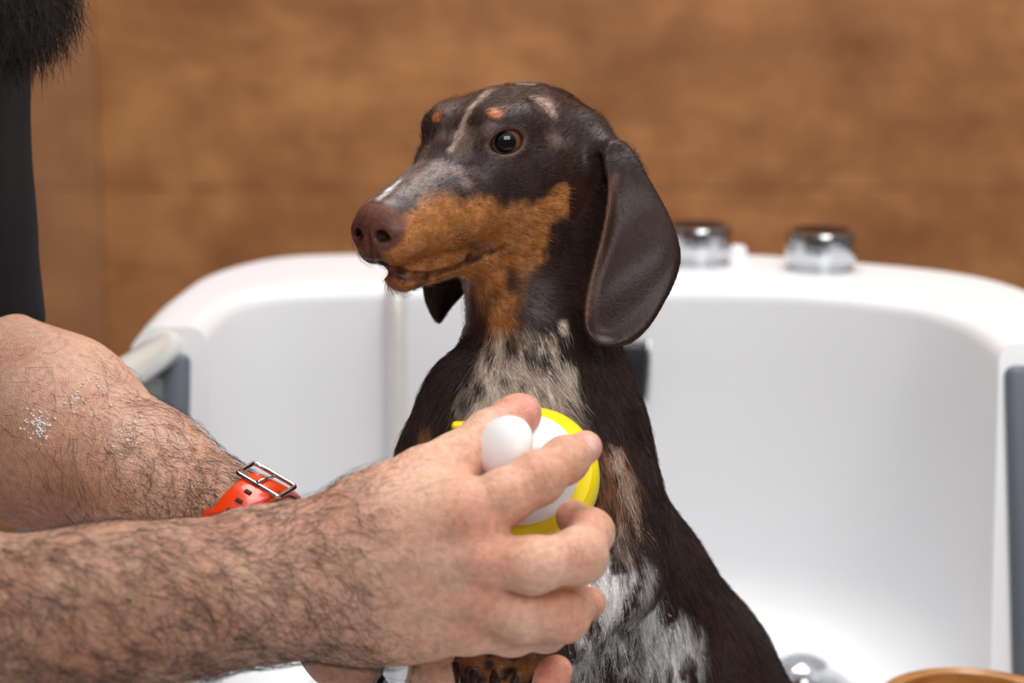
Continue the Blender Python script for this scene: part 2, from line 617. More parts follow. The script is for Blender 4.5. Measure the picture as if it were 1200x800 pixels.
# --- ears: bent leaf-shaped flaps
def ear(outline, c_px, d_top, d_bot, y_top, y_bot, bulge, thick, base, roll):
    pts3 = [P(x, y, d_top + (d_bot - d_top) * np.clip((y - y_top) / (y_bot - y_top), 0, 1)) for x, y in outline]
    o = np.mean(pts3, axis=0)
    vdir = unit(P(c_px, y_bot, d_bot) - P(c_px, y_top, d_top))
    udir = unit(CX - vdir * (CX @ vdir)); w = np.cross(vdir, udir)
    if w @ CD > 0: w = -w
    poly = np.array([[(p - o) @ udir, (p - o) @ vdir] for p in pts3])
    poly = catmull(list(poly) + [poly[0]], 4)[:-1]
    R = np.abs(poly).max() * 1.5

    def fn(p):
        q = p - o
        u = q @ udir; v = q @ vdir; z = q @ w
        d2 = np.full(u.shape, 1e9); sgn = np.ones(u.shape)
        n = len(poly)
        for i in range(n):
            a = poly[i]; b = poly[i - 1]
            e = b - a; wx = u - a[0]; wy = v - a[1]
            t = np.clip((wx * e[0] + wy * e[1]) / max(e @ e, 1e-14), 0, 1)
            dx = wx - e[0] * t; dy = wy - e[1] * t
            d2 = np.minimum(d2, dx * dx + dy * dy)
            c1 = v >= a[1]; c2 = v < b[1]; c3 = e[0] * wy > e[1] * wx
            flip = (c1 & c2 & c3) | (~c1 & ~c2 & ~c3)
            sgn = np.where(flip, -sgn, sgn)
        dp = np.sqrt(d2) * sgn
        f = bulge * (1 - np.clip((u / R) ** 2 * 3.0 + ((v) / R) ** 2 * 1.2, 0, 1.4))
        f = f + roll * np.exp(-(np.minimum(dp, 0) / .0045) ** 2) * np.clip(-(u) / .012, 0, 1) \
            + .0012 * np.sin(v * 120 + u * 90) * np.clip(-dp / .01, 0, 1)
        t = thick
        e = np.abs(z - f) - t
        kk = .0035
        h = np.maximum(kk - np.abs(dp - e), 0) / kk
        return (np.maximum(dp, e) + h * h * kk * .25) * .8
    D.custom(fn, o, R * 1.3, k=base)
    return o, udir, vdir, w, R


EAR = ear([(706, 186), (716, 172), (736, 177), (752, 200), (768, 228), (784, 258), (795, 288), (797, 312), (790, 336),
           (778, 360), (762, 386), (742, 405), (720, 412), (700, 410), (686, 398), (681, 378), (685, 345), (694, 312), (704, 275), (709, 240), (708, 210)],
          738, 1.056, 1.030, 175, 412, .011, .0022, .006, .004)
EARF = ear([(560, 190), (600, 220), (590, 290), (552, 338), (530, 362), (515, 382), (503, 371), (494, 345), (496, 310), (515, 250)],
           535, 1.125, 1.135, 190, 382, -.008, .0022, .005, -.003)
D.cap(HL(-6.2, 3.2, -.6), P(722, 200, 1.055), .013, .0075, k=.012)                      # ear root
D.cap(HL(-5.6, -3.0, -.9), P(570, 215, 1.12), .013, .0075, k=.012)
D.cap(P(703, 195, 1.05), P(699, 218, 1.052), .004, .003, k=.004, mode='sub')             # ear opening

HV = 1.25e-3
dV, dF = D.mesh((-.09, .90, FLOOR_TUB - .002), (.32, 1.28, CAM[2] - .05), HV)
dV = smooth_verts(dV, dF, 2)
dN = vnormals(dV, dF)


# ---- coat colours, painted in space
dBVH = BVHTree.FromPolygons(dV.tolist(), dF.tolist())


def dsurf(px, py):
    o = P(px, py, .8)
    h = dBVH.ray_cast(Vector(o), Vector(unit(o - CAM)))
    return None if h[0] is None else np.array(h[0])


def ear_mask(V):
    eo = V - EAR[0]; eo2 = V - EARF[0]
    m = (eo @ EAR[1] > -.030) & (eo @ EAR[1] < .036) & (np.abs(eo @ EAR[3] - .008) < .0115) & (eo @ EAR[2] > -.043) & (eo @ EAR[2] < .06)
    m2 = (np.abs(eo2 @ EARF[1]) < .035) & (np.abs(eo2 @ EARF[3]) < .014) & (eo2 @ EARF[2] > -.035)
    return m, m2


dark = lin((54, 36, 31)); black = lin((20, 15, 15)); tan = lin((152, 98, 54)); tand = lin((108, 62, 34))
cream = lin((226, 206, 190)); greyb = lin((118, 98, 90)); liver = lin((108, 70, 60)); pinkg = lin((126, 96, 90)); white = lin((225, 218, 214))


def paint_dog(V):
    q = toHL(V)
    qa = q.copy(); qa[:, 1] = np.abs(qa[:, 1])
    n1 = fbm(V * 70, 3, 3); n2 = fbm(V * np.array([420, 420, 120]), 9, 2); n3 = fbm(V * 28, 21, 2)
    C = np.tile(dark, (len(V), 1)) * (1 + .25 * n1)[:, None]
    headw = np.clip(1 - (np.linalg.norm((q - [-1, 0, -2]) / [9.5, 6, 6.5], axis=1) - 1) / .15, 0, 1)

    def put(mask, c):
        nonlocal C
        m = np.clip(mask, 0, 1)[:, None]
        C = C * (1 - m) + np.asarray(c) * m

    def blob(px, py, r, c, soft=.35, nz=.45, mirror=True, amt=1.0, sy=1.0):
        h = dsurf(px, py)
        if h is None:
            return
        R = r / FPX * 1.03
        if mirror:
            a = toHL(h); a[1] = abs(a[1])
            dd = np.linalg.norm((qa - a) * [1, .8, 1], axis=1) / 100 / R
        else:
            dl = (V - h) @ C2W
            dd = np.linalg.norm(dl * [1, 1 / sy, .8], axis=1) / R
        dd = dd + nz * (n1 * .7 + n2 * .5)
        put((1 - dd) / soft * amt + .0, c if np.ndim(c) == 2 else c)

    # head ------------------------------------------------
    n4 = fbm(V * np.array([260, 260, 420]), 61, 2)
    tm = np.clip(.58 + .6 * n1 + .45 * n4, 0, 1)[:, None]
    tanv = (lin((136, 82, 43)) * (1 - tm) + lin((194, 132, 78)) * tm) * (1 + .2 * n2)[:, None]
    for (px, py, r) in ((490, 285, 46), (520, 275, 52), (560, 268, 44), (600, 268, 40), (632, 262, 34), (650, 244, 26), (658, 225, 16),
                        (520, 320, 36), (560, 322, 36), (600, 300, 36), (585, 350, 32), (590, 380, 22), (480, 318, 30), (625, 290, 26)):
        blob(px, py, r, tanv, .35, .35)
    for (px, py, r) in ((565, 330, 20), (600, 330, 22), (500, 330, 16)):
        blob(px, py, r, tand, .8, .4, amt=.5)
    for (px, py, r) in ((470, 222, 20), (490, 208, 22), (512, 198, 20), (535, 200, 14), (456, 236, 12), (545, 215, 12)):
        blob(px, py, r, greyb * (1 + .3 * n2)[:, None], .6, .5, amt=.85)
    for (px, py, r) in ((600, 198, 26), (625, 205, 26), (575, 196, 16), (640, 185, 30), (560, 180, 16), (610, 215, 16), (635, 222, 12)):
        blob(px, py, r, lin((58, 41, 38)) * (1 + .5 * n2)[:, None], .5, .85)
    for (px, py, r) in ((657, 270, 21), (650, 290, 19), (668, 292, 20), (640, 325, 20), (655, 345, 24), (628, 350, 15)):
        blob(px, py, r, lin((50, 35, 31)) * (1 + .5 * n2)[:, None], .6, .7)
    for (px, py, r) in ((540, 180, 16), (530, 160, 14), (556, 200, 10)):
        blob(px, py, r, lin((96, 78, 74)) * (1 + .5 * n2)[:, None], .6, .7, amt=.8)
    # dapple streaks on the forehead
    for pts, r in ((((578, 101), (566, 112), (552, 126), (545, 140), (538, 158), (528, 176)), 4.5), (((600, 98), (622, 99)), 4.0), (((545, 107), (560, 103)), 6),
                   (((630, 117), (640, 123), (646, 132)), 7.5)):
        for a, b in zip(pts[:-1], pts[1:]):
            for t in np.linspace(0, 1, 5):
                blob(a[0] + (b[0] - a[0]) * t, a[1] + (b[1] - a[1]) * t, r * 1.5, lin((196, 168, 152)), .9, .8, mirror=False, amt=.55)
    for (px, py, r) in ((550, 110, 28), (525, 132, 22), (640, 125, 26), (570, 150, 16), (545, 160, 18), (655, 165, 20)):
        blob(px, py, r, lin((142, 118, 108)) * (1 + .5 * n2)[:, None], .9, 1.3, mirror=False, amt=.6)
    blob(580, 133, 11, lin((176, 100, 46)), .4, .5)
    blob(512, 137, 8, lin((176, 100, 46)), .5, .4, mirror=False)
    # eye rims
    for (c, gz, hz, vz, s) in EYE:
        l = (V - c)
        e = np.sqrt(((l @ hz) / .0116) ** 2 + ((l @ vz) / .0078) ** 2) + 3 * np.clip(-(l @ gz) / .01 + .2, 0, 1)
        put((1.12 - e) / .3 * .7, lin((108, 82, 76))); put((.9 - e) / .15, lin((50, 33, 31)))
    # nose leather, lips
    e = np.sqrt(((q[:, 0] - 7.5) / 1.42) ** 2 + (q[:, 1] / 1.85) ** 2 + ((q[:, 2] + 3.45) / 1.3) ** 2)
    put((1.05 - e) / .12, liver * (1 + .25 * n1)[:, None])
    put(np.where((q[:, 0] > 7.0) & (np.abs(q[:, 1]) < .5), (1 - np.abs(q[:, 2] + 4.9) / .5), 0), lin((90, 56, 48)))
    for s in (1, -1):
        d = np.linalg.norm((q - [7.95, .78 * s, -3.72]) / [.55, .42, .36], axis=1); put((1.05 - d) / .3, lin((26, 14, 14)))
    for i, a in enumerate(LIPD):
        d = np.linalg.norm(qa - a, axis=1)
        w_ = .42 - .22 * i / len(LIPD)
        put((w_ - d) / .14, lin((44, 25, 24)))
    for (px, py, r) in ((460, 322, 8), (474, 328, 7), (490, 332, 6)):
        blob(px, py, r, lin((92, 54, 48)), .7, .2, amt=.8)
    for t_ in np.linspace(0, 1, 9):
        blob(444 + 24 * t_, 233 - 21 * t_, 7 - 2 * t_, lin((228, 222, 217)), .9, .55, mirror=False, amt=.6)
    blob(455, 222, 6, lin((236, 232, 228)), .6, .3, mirror=False)
    # ears stay dark, a warmer rolled front edge
    m1, m2 = ear_mask(V)
    earc = lin((48, 28, 23)) * (1 + .25 * n3 + .12 * n1)[:, None]
    put(m1.astype(float), earc); put(m2.astype(float), lin((34, 26, 26)))
    for (px, py) in catmull([np.array(v, float) for v in ((721, 206), (715, 228), (711, 252), (707, 276), (703, 300), (697, 324), (691, 350), (689, 372))], 7):
        blob(px, py, 6.5, lin((112, 74, 58)), 1.0, .25, mirror=False, amt=.35)
    # throat and chest -----------------------------------
    for (px, py, r) in ((588, 372, 26), (595, 395, 18), (580, 350, 24)):
        blob(px, py, r, tanv, .6, .5, mirror=False, sy=1.5)
    for (px, py, r) in ((570, 362, 12), (602, 374, 15), (614, 394, 20), (588, 400, 10), (566, 394, 14), (556, 374, 14), (608, 354, 13), (582, 345, 8), (600, 335, 9)):
        blob(px, py, r, lin((62, 40, 30)), .8, .7, mirror=False, sy=2.2, amt=.8)
    crm = np.clip(cream * (1 + .16 * n1 + .25 * n2)[:, None], 0, .9)
    for (px, py, r) in ((585, 430, 36), (610, 440, 42), (640, 440, 30), (575, 470, 44), (620, 470, 46), (655, 470, 36), (665, 440, 18), (645, 405, 14), (660, 385, 9), (640, 500, 50), (575, 520, 40)):
        blob(px, py, r, crm, .45, .6, mirror=False, sy=1.4, amt=.9)
    for (px, py, r) in ((600, 405, 13), (575, 418, 10), (622, 418, 11), (590, 448, 9), (612, 455, 9), (640, 425, 9), (560, 455, 12), (604, 482, 9), (575, 490, 7), (560, 400, 14), (552, 430, 10), (634, 462, 8), (548, 470, 12), (668, 485, 12), (690, 470, 22)):
        blob(px, py, r, lin((50, 37, 34)), .6, .8, mirror=False, sy=1.7, amt=.9)
    for (px, py, r) in ((655, 480, 15), (672, 500, 15), (540, 500, 12)):
        blob(px, py, r, lin((136, 104, 84)), .8, .7, mirror=False, sy=1.5, amt=.7)
    # right shoulder (left in the photo)
    for (px, py, r) in ((498, 515, 14), (505, 535, 18), (497, 540, 16)):
        blob(px, py, r, lin((136, 88, 58)), .5, .5, mirror=False, sy=1.5)
    # left upper arm
    for (px, py, r) in ((715, 550, 24), (725, 575, 24), (712, 590, 20), (730, 600, 18), (735, 560, 16)):
        blob(px, py, r, lin((140, 92, 62)) * (1 + .45 * n2 + .3 * n1)[:, None], .5, .8, mirror=False, sy=1.3)
    for (px, py, r) in ((722, 545, 12), (735, 575, 11), (740, 565, 9), (728, 620, 14), (738, 590, 9), (725, 640, 12), (735, 655, 8)):
        blob(px, py, r, lin((196, 172, 154)), .7, .8, mirror=False, sy=2)
    for (px, py, r) in ((715, 600, 10), (722, 560, 7), (735, 610, 8), (710, 640, 14)):
        blob(px, py, r, black, .6, .8, mirror=False, sy=1.6)
    # soaped belly
    w = np.clip(fbm((V @ C2W) * np.array([150, 90, 120]) + 4, 31, 3) * 4.0 + .62, 0, 1)
    px, py = 600 + FPX * ((V - CAM) @ CX) / ((V - CAM) @ CD), 400 - FPX * ((V - CAM) @ CU) / ((V - CAM) @ CD)
    bel = np.zeros(len(V))
    for (x, y, r) in ((705, 720, 60), (740, 745, 66), (690, 780, 64), (780, 775, 54), (725, 690, 42), (760, 720, 40), (665, 700, 40)):
        h = dsurf(x, y)
        bel = np.maximum(bel, 1.25 - np.linalg.norm((V - h), axis=1) / (r / FPX * 1.08) + .3 * n1)
    put(np.clip(bel / .5, 0, 1) * w * .9, np.clip(lin((240, 236, 236)) * (1 + .4 * n2)[:, None], 0, .95))
    # paws: tan, black toe stripes
    for (x, y, r) in ((560, 770, 30), (610, 770, 32), (585, 790, 30), (640, 750, 20), (540, 750, 20)):
        blob(x, y, r, lin((134, 84, 44)) * (1 + .3 * n2)[:, None], .5, .4, mirror=False)
    for (x, y) in ((575, 765), (572, 780), (577, 755), (601, 770), (600, 785), (602, 757), (548, 785), (590, 792), (565, 795)):
        blob(x, y, 8, black, .6, .4, mirror=False)
    return np.clip(C, .002, .95)


dC = paint_dog(dV)
dog = thing('dachshund', 'wet brown and tan dapple dachshund sitting upright in white tub, front paws held up', 'dog',
            (float(P(800, 1000, 1.18)[0]), float(P(800, 1000, 1.18)[1]), float(FLOOR_TUB)))
quads('body', dV, dF, M['dog'], dog, dC)

# eyes
def eye_mat(name, iris):
    m, nt, b = mat_new(name)
    at = N(nt, 'ShaderNodeAttribute'); at.attribute_name = 'Col'
    nt.links.new(at.outputs['Color'], b.inputs['Base Color'])
    b.inputs['Roughness'].default_value = .05; b.inputs['Coat Weight'].default_value = .15; b.inputs['Coat Roughness'].default_value = .02
    return m


M['eye'] = eye_mat('eye', None)


def eyeball(name, c, gz, r, parent, iris, pup=26, ir=52, scl=(70, 52, 48)):
    u, v, a = frame_of(gz)
    nu, nv = 48, 40
    V = []; C = []
    for i in range(nv):
        t = math.pi * i / (nv - 1)
        for j in range(nu):
            p = 2 * math.pi * j / nu
            V.append(c + r * (a * math.cos(t) + (u * math.cos(p) + v * math.sin(p)) * math.sin(t)))
            dg = math.degrees(t)
            C.append(lin((6, 5, 6)) if dg < pup else (lin(iris) if dg < ir else lin(scl)))
    F = [(i * nu + j, i * nu + (j + 1) % nu, (i + 1) * nu + (j + 1) % nu, (i + 1) * nu + j) for i in range(nv - 1) for j in range(nu)]
    F = [f[::-1] for f in F]
    o = quads(name, np.array(V), F, M['eye'], parent, np.array(C))
    return o


for (c, gz, hz, vz, s) in EYE:
    eyeball('eye', c + gz * .0004, unit(gz + .10 * hz * (-1 if s > 0 else 1) + vz * .02), .0099, dog, (112, 70, 36), 34, 58)

# claws
for (px, py, d) in ((538, 790, .966), (556, 799, .958), (580, 801, .957), (602, 799, .960), (624, 790, .967)):
    a = P(px, py, d)
    tip = a + CU * -.007 + CD * -.004
    bm = bmesh.new()
    tube_bm(bm, catmull([a - CD * -.004 + CU * .004, a, tip], 5), np.linspace(.0042, .0012, 11), 10)
    from_bm('claw', bm, M['claw'], dog)

# ---- the coat: short hairs lying along the flow
def dog_coat(n_front=95000, n_back=14000):
    nv = dN @ -CD
    w = np.where(nv > -.35, 1.0, 0.0)
    pxv = 600 + FPX * ((dV - CAM) @ CX) / ((dV - CAM) @ CD); pyv = 400 - FPX * ((dV - CAM) @ CU) / ((dV - CAM) @ CD)
    infr = (pyv < 860)
    fr = np.flatnonzero((nv > -.35) & infr); bk = np.flatnonzero(~((nv > -.35) & infr))
    ids = np.concatenate([RNG.choice(fr, n_front), RNG.choice(bk, n_back)])
    V = dV[ids] + RNG.normal(size=(len(ids), 3)) * HV * .45
    Nn = dN[ids]
    q = toHL(V)
    # no hair on nose leather and eyes
    e = np.sqrt(((q[:, 0] - 7.6) / 1.3) ** 2 + (q[:, 1] / 1.66) ** 2 + ((q[:, 2] + 3.4) / 1.3) ** 2)
    keep = e > 1.08
    for (c, gz, hz, vz, s) in EYE:
        l = V - c
        keep &= ~((np.sqrt(((l @ hz) / .0106) ** 2 + ((l @ vz) / .0074) ** 2) < 1) & (l @ gz > 0))
    for (x, y, d) in ((538, 790, .966), (556, 799, .958), (580, 801, .957), (602, 799, .960), (624, 790, .967)):
        keep &= np.linalg.norm(V - P(x, y, d), axis=1) > .006
    qb = q.copy(); qb[:, 1] = np.abs(qb[:, 1])
    for i, a in enumerate(LIPD):
        keep &= np.linalg.norm(qb - a, axis=1) > .30 - .16 * i / len(LIPD)
    keep &= ~((q[:, 0] > 6.9) & (q[:, 2] < -4.3) & (RNG.uniform(size=len(q)) < .85))
    V, Nn, q, ids = V[keep], Nn[keep], q[keep], ids[keep]
    # flow
    hx, hy, hz_ = HR
    down = np.array([.0, 0, -1.0])
    f = np.tile(down, (len(V), 1)) + CX * .15
    mz = np.clip((q[:, 0] + 1.0) / 3, 0, 1)[:, None]
    ang = np.sign(q[:, 1])[:, None]
    hf = -hx[None] * 1.0 + hy[None] * ang * .35 - hz_[None] * .45 * np.clip(-(q[:, 2:3] + 2) / 2, -1, 1)
    hwt = np.clip((10.5 - np.linalg.norm((q - [-1, 0, -1]), axis=1)) / 2.5, 0, 1)[:, None]
    f = f * (1 - hwt) + hf * hwt
    m1, m2 = ear_mask(V); isear = m1 | m2
    f[isear] = down + CX * .12
    sw = np.stack([vnoise(V * 60, 41), vnoise(V * 60, 42), vnoise(V * 60, 43)], 1)
    f = f + .30 * sw + .12 * RNG.normal(size=f.shape)
    f = f - Nn * np.sum(f * Nn, 1)[:, None]
    f /= np.linalg.norm(f, axis=1)[:, None] + 1e-9
    ln = np.full(len(V), .0065)
    ln = np.where(hwt[:, 0] > .5, .0040, ln)
    ln = np.where((q[:, 0] > 1.5) & (hwt[:, 0] > .5), .0028, ln)
    ln = np.where((q[:, 0] > 5.5) & (hwt[:, 0] > .5), .0018, ln)
    ln = np.where(isear, .0026, ln)
    # longer clumped hair on the front of neck, chest, belly
    fc = lambda x, y, r: np.clip(1.2 - np.linalg.norm(V - dsurf(x, y), axis=1) / (r / FPX * 1.05), 0, 1)
    lg = np.maximum.reduce([fc(600, 440, 70), fc(640, 480, 60), fc(720, 600, 55), fc(730, 740, 90), fc(690, 780, 60)])
    lg = np.where(isear, 0, lg)
    ln = ln + .0075 * lg
    ln *= RNG.uniform(.65, 1.25, len(V))
    lift = np.where(isear, .04, .12 + .12 * lg)
    S = 4
    t = np.linspace(0, 1, S)
    cl = np.stack([vnoise(V * 260, 51), vnoise(V * 260, 52), vnoise(V * 260, 53)], 1) * .7 * lg[:, None]
    pts = V[:, None, :] + ln[:, None, None] * (t[None, :, None] * f[:, None, :] + (lift[:, None] * np.sin(t * 2.4))[..., None] * Nn[:, None, :]
                                               + (t ** 2)[None, :, None] * cl[:, None, :])
    C = paint_dog(V + f * (ln * RNG.uniform(-1, .7, len(V)))[:, None]) * np.exp(RNG.normal(0, .38, len(V)))[:, None]
    sel = ~(isear & (RNG.uniform(size=len(V)) < .75))
    pts, C, isear, hwt = pts[sel], C[sel], isear[sel], hwt[sel]
    r = np.where(isear, .00006, np.where(hwt[:, 0] > .5, .00009, .00012))
    strands('coat', V, pts, r, np.clip(C, .002, .95), M['fur'], dog)


dog_coat()

# whiskers
wp = []
for (px, py, dx, dy, L) in ((500, 300, -.5, -.6, .02), (515, 305, -.2, -.9, .025), (540, 335, .05, -1, .03), (545, 338, .02, -1, .035), (520, 335, -.15, -1, .018), (500, 160, -.8, .5, .012), (497, 148, -.9, .5, .012), (503, 143, -.7, .8, .010), (560, 330, -.1, -1, .028)):
    h = dsurf(px, py)
    if h is None: continue
    dv = CX * dx + CU * dy - CD * .2
    t = np.linspace(0, 1, 5)[:, None]
    wp.append(h + dv * L * t + np.array([0, 0, -.004]) * t ** 2)
o = strands('whiskers', None, np.array(wp), .00012, np.tile(lin((70, 50, 40)), (len(wp), 1)), M['fur'], dog)
# ================================================================== THE MAN
A = Field()                                     # arms and hands, fine
I3 = np.stack([CX, CU, -CD])
# ---- right arm (nearest the camera)
A.chain([(P(-330, 60, .80), .050), (P(-360, 560, .845), .046), (P(-365, 765, .87), .043)], k=.02)
A.chain([(P(-365, 765, .87), .040), (P(-200, 742, .875), .0425), (P(-60, 727, .888), .0385), (P(90, 716, .897), .0335), (P(220, 704, .91), .0310)], k=.015)
A.chain([(P(150, 690, .905), .026), (P(330, 662, .925), .0222), (P(420, 640, .928), .021)], k=.02)
A.chain([(P(150, 735, .905), .026), (P(330, 706, .925), .0222), (P(420, 700, .93), .023)], k=.02)
A.ell(P(296, 628, .925), (.013, .010, .012), I3, k=.015)                           # wrist bone, thumb side
# back of the hand
A.ell(P(455, 672, .932), (.046, .030, .0155), I3, k=.015)
MC = dict(i=(554, 604, .907), m=(568, 654, .903), r=(562, 702, .911), p=(548, 738, .924))
for kx, st, ra, rb in (('i', (400, 640, .922), .017, .0135), ('m', (400, 662, .920), .017, .0130), ('r', (400, 690, .924), .017, .0125), ('p', (390, 712, .932), .017, .0115)):
    A.cap(P(*st), P(*MC[kx]), ra, rb, k=.012)
    A.cap(P(st[0] + 40, st[1] + (MC[kx][1] - st[1]) * .25, st[2] - .0125), P(MC[kx][0] - 8, MC[kx][1], MC[kx][2] - .0085), .0035, .0045, k=.008)
for vein in (((392, 690, .9095), (450, 668, .9070), (505, 652, .9020), (540, 630, .8985)), ((440, 720, .915), (500, 694, .906), (535, 678, .901))):
    A.chain([(P(*v), .0022) for v in vein], k=.006)
A.ell(P(452, 733, .938), (.038, .0185, .016), I3, k=.014)                            # little-finger side
# thumb
A.chain([(P(372, 640, .93), .019), (P(440, 604, .93), .0185), (P(498, 561, .934), .0152)], k=.014)
A.chain([(P(498, 561, .934), .0140), (P(532, 540, .944), .0122), (P(574, 511, .960), .0120), (P(604, 489, .973), .0102), (P(613, 483, .977), .0088)], k=.006)
A.ell(P(500, 603, .925), (.024, .016, .013), I3, k=.018)                             # web
A.cap(P(470, 612, .925), P(545, 598, .912), .013, .011, k=.018)


def finger(pts, k=.0035, F=A, knuck=True):
    F.chain(pts, k)
    if knuck:
        for (p, r) in pts[1:-1]:
            F.ell(p, (r * 1.03, r * 1.03, r * 1.03), None, k=.006)


finger([(P(554, 604, .907), .0128), (P(592, 582, .908), .0115), (P(630, 560, .914), .0112), (P(662, 539, .926), .0097), (P(686, 524, .938), .0080)])
finger([(P(568, 656, .903), .0128), (P(625, 662, .899), .0116), (P(679, 651, .906), .0115), (P(691, 624, .930), .0100), (P(672, 606, .946), .0086)])
finger([(P(562, 702, .911), .0120), (P(612, 722, .910), .0106), (P(661, 722, .918), .0106), (P(672, 708, .944), .0092), (P(650, 692, .957), .0082)])
finger([(P(548, 738, .924), .0110), (P(600, 742, .928), .0092), (P(640, 738, .938), .0090), (P(646, 722, .958), .0080), (P(626, 708, .968), .0072)])
# ---- left arm (farther)
A.chain([(P(-80, -60, 1.12), .048), (P(-95, 250, 1.14), .046), (P(-112, 450, 1.15), .047)], k=.02)
A.chain([(P(-112, 450, 1.15), .047), (P(-40, 480, 1.125), .0530), (P(60, 508, 1.10), .0500), (P(165, 566, 1.07), .0385), (P(240, 612, 1.045), .0305), (P(302, 646, 1.03), .0260)], k=.02)
A.cap(P(-60, 420, 1.135), P(60, 480, 1.10), .030, .028, k=.03)
A.chain([(P(302, 638, 1.03), .0255), (P(370, 690, 1.02), .0245), (P(430, 742, 1.012), .024)], k=.02)
A.ell(P(452, 768, 1.010), (.040, .024, .017), I3, k=.018)
finger([(P(520, 762, 1.010), .0125), (P(575, 760, 1.024), .0105), (P(640, 738, 1.022), .0098), (P(672, 718, 1.012), .0092), (P(691, 706, 1.005), .0082)])
finger([(P(520, 800, 1.000), .0125), (P(575, 828, .990), .0110), (P(618, 822, .978), .0105), (P(640, 801, .972), .0092), (P(652, 786, .968), .0080)])
finger([(P(505, 825, .998), .0120), (P(555, 855, .990), .0105), (P(600, 855, .975), .0100), (P(622, 838, .965), .0088), (P(630, 828, .96), .0076)])
finger([(P(485, 838, .998), .0110), (P(530, 872, .990), .0090), (P(565, 876, .978), .0086), (P(585, 866, .968), .0074)])
A.chain([(P(440, 752, 1.005), .017), (P(486, 770, .992), .0140), (P(520, 788, .980), .0115), (P(536, 806, .972), .0088)], k=.008)

AV, AF = A.mesh((-.47, .72, CAM[2] - .46), (.075, 1.24, CAM[2] + .02), 1.5e-3)
AV = smooth_verts(AV, AF, 2)
AN = vnormals(AV, AF)
# ---- torso, head, legs (coarser), same skin mesh
B = Field()
HF = unit(C2W @ np.array([.86, -.48, .12]))
HU = unit(C2W @ np.array([.48, .87, .05])); HU = unit(HU - HF * (HU @ HF)); HLf = np.cross(HU, HF)
HC = P(-32, -302, .97)
HA = np.stack([HF, HLf, HU])


def MH(f, l, u):
    return HC + HA.T @ (np.array([f, l, u]) / 100)


B.ell(MH(-1.5, 0, 3.0), (.098, .078, .092), HA, k=.02)
B.ell(MH(2.5, 0, -4.0), (.070, .062, .085), HA, k=.03)
B.ell(MH(5.5, 0, -10.0), (.034, .036, .024), HA, k=.03)
B.cap(MH(9.3, 0, 1.5), MH(11.2, 0, -2.3), .008, .0125, k=.012)
for s in (1, -1):
    B.ell(MH(10.2, 1.4 * s, -2.6), (.009, .008, .008), HA, k=.008)
    B.cap(MH(9.0, 1.3 * s, 2.9), MH(7.0, 5.0 * s, 2.7), .0075, .0075, k=.012)
    B.ell(MH(8.8, 3.2 * s, 0.5), (.009, .015, .011), HA, k=.010, mode='sub')
    B.ell(MH(7.05, 3.1 * s, .5), (.0135, .0145, .0135), HA, k=.006)
    B.ell(MH(8.3, 3.1 * s, .25), (.008, .0125, .0062), HA, k=.003, mode='sub')
    B.ell(MH(7.4, 4.4 * s, -2.4), (.022, .018, .016), HA, k=.02)
    B.ell(MH(-1.0, 7.6 * s, -.5), (.020, .008, .032), HA, k=.008)
B.cap(MH(8.9, 2.0, -6.2), MH(8.9, -2.0, -6.2), .008, .008, k=.008)
B.cap(MH(8.7, 1.6, -7.6), MH(8.7, -1.6, -7.6), .009, .009, k=.008)
shR = P(-330, 0, .80); shL = P(-80, -120, 1.12)
nk = (shR + shL) / 2 + np.array([-.06, 0, .0])
hipc = np.array([-.66, .86, .90])
B.cap(MH(-3, 0, -6), nk + [.0, 0, .03], .058, .066, k=.04)
B.cap(shR + [-.01, .02, 0], shL + [-.01, -.02, 0], .055, .055, k=.05)
B.cap(nk + [-.02, .06, -.10], hipc + [0, .07, .12], .115, .105, k=.06)
B.cap(nk + [-.02, -.06, -.10], hipc + [0, -.07, .12], .115, .105, k=.06)
B.cap(hipc + [0, .09, 0], hipc + [0, -.09, 0], .105, .105, k=.05)
B.chain([(shR, .055), (P(-345, 300, .82), .050)], k=.04)
B.chain([(shL, .055), (P(-90, 150, 1.135), .049)], k=.04)
feet = []
for s in (1, -1):
    h = hipc + [0, .10 * s, -.04]; kn = np.array([-.62, .86 + .11 * s, .47]); an = np.array([-.68, .86 + .12 * s, .09])
    B.chain([(h, .092), (kn, .060), (an, .042)], k=.03)
    B.cap(an + [-.02, 0, -.045], an + [.14, 0, -.058], .035, .028, k=.02)
    feet.append(an)
BV, BF = B.mesh((-.98, .50, 0.0), (-.08, 1.30, 1.98), 8e-3)
BV = smooth_verts(BV, BF, 1)

man = thing('person', 'bearded man in black T-shirt leaning in from the left, washing the dog with bare arms', 'person', (-.66, .86, 0))
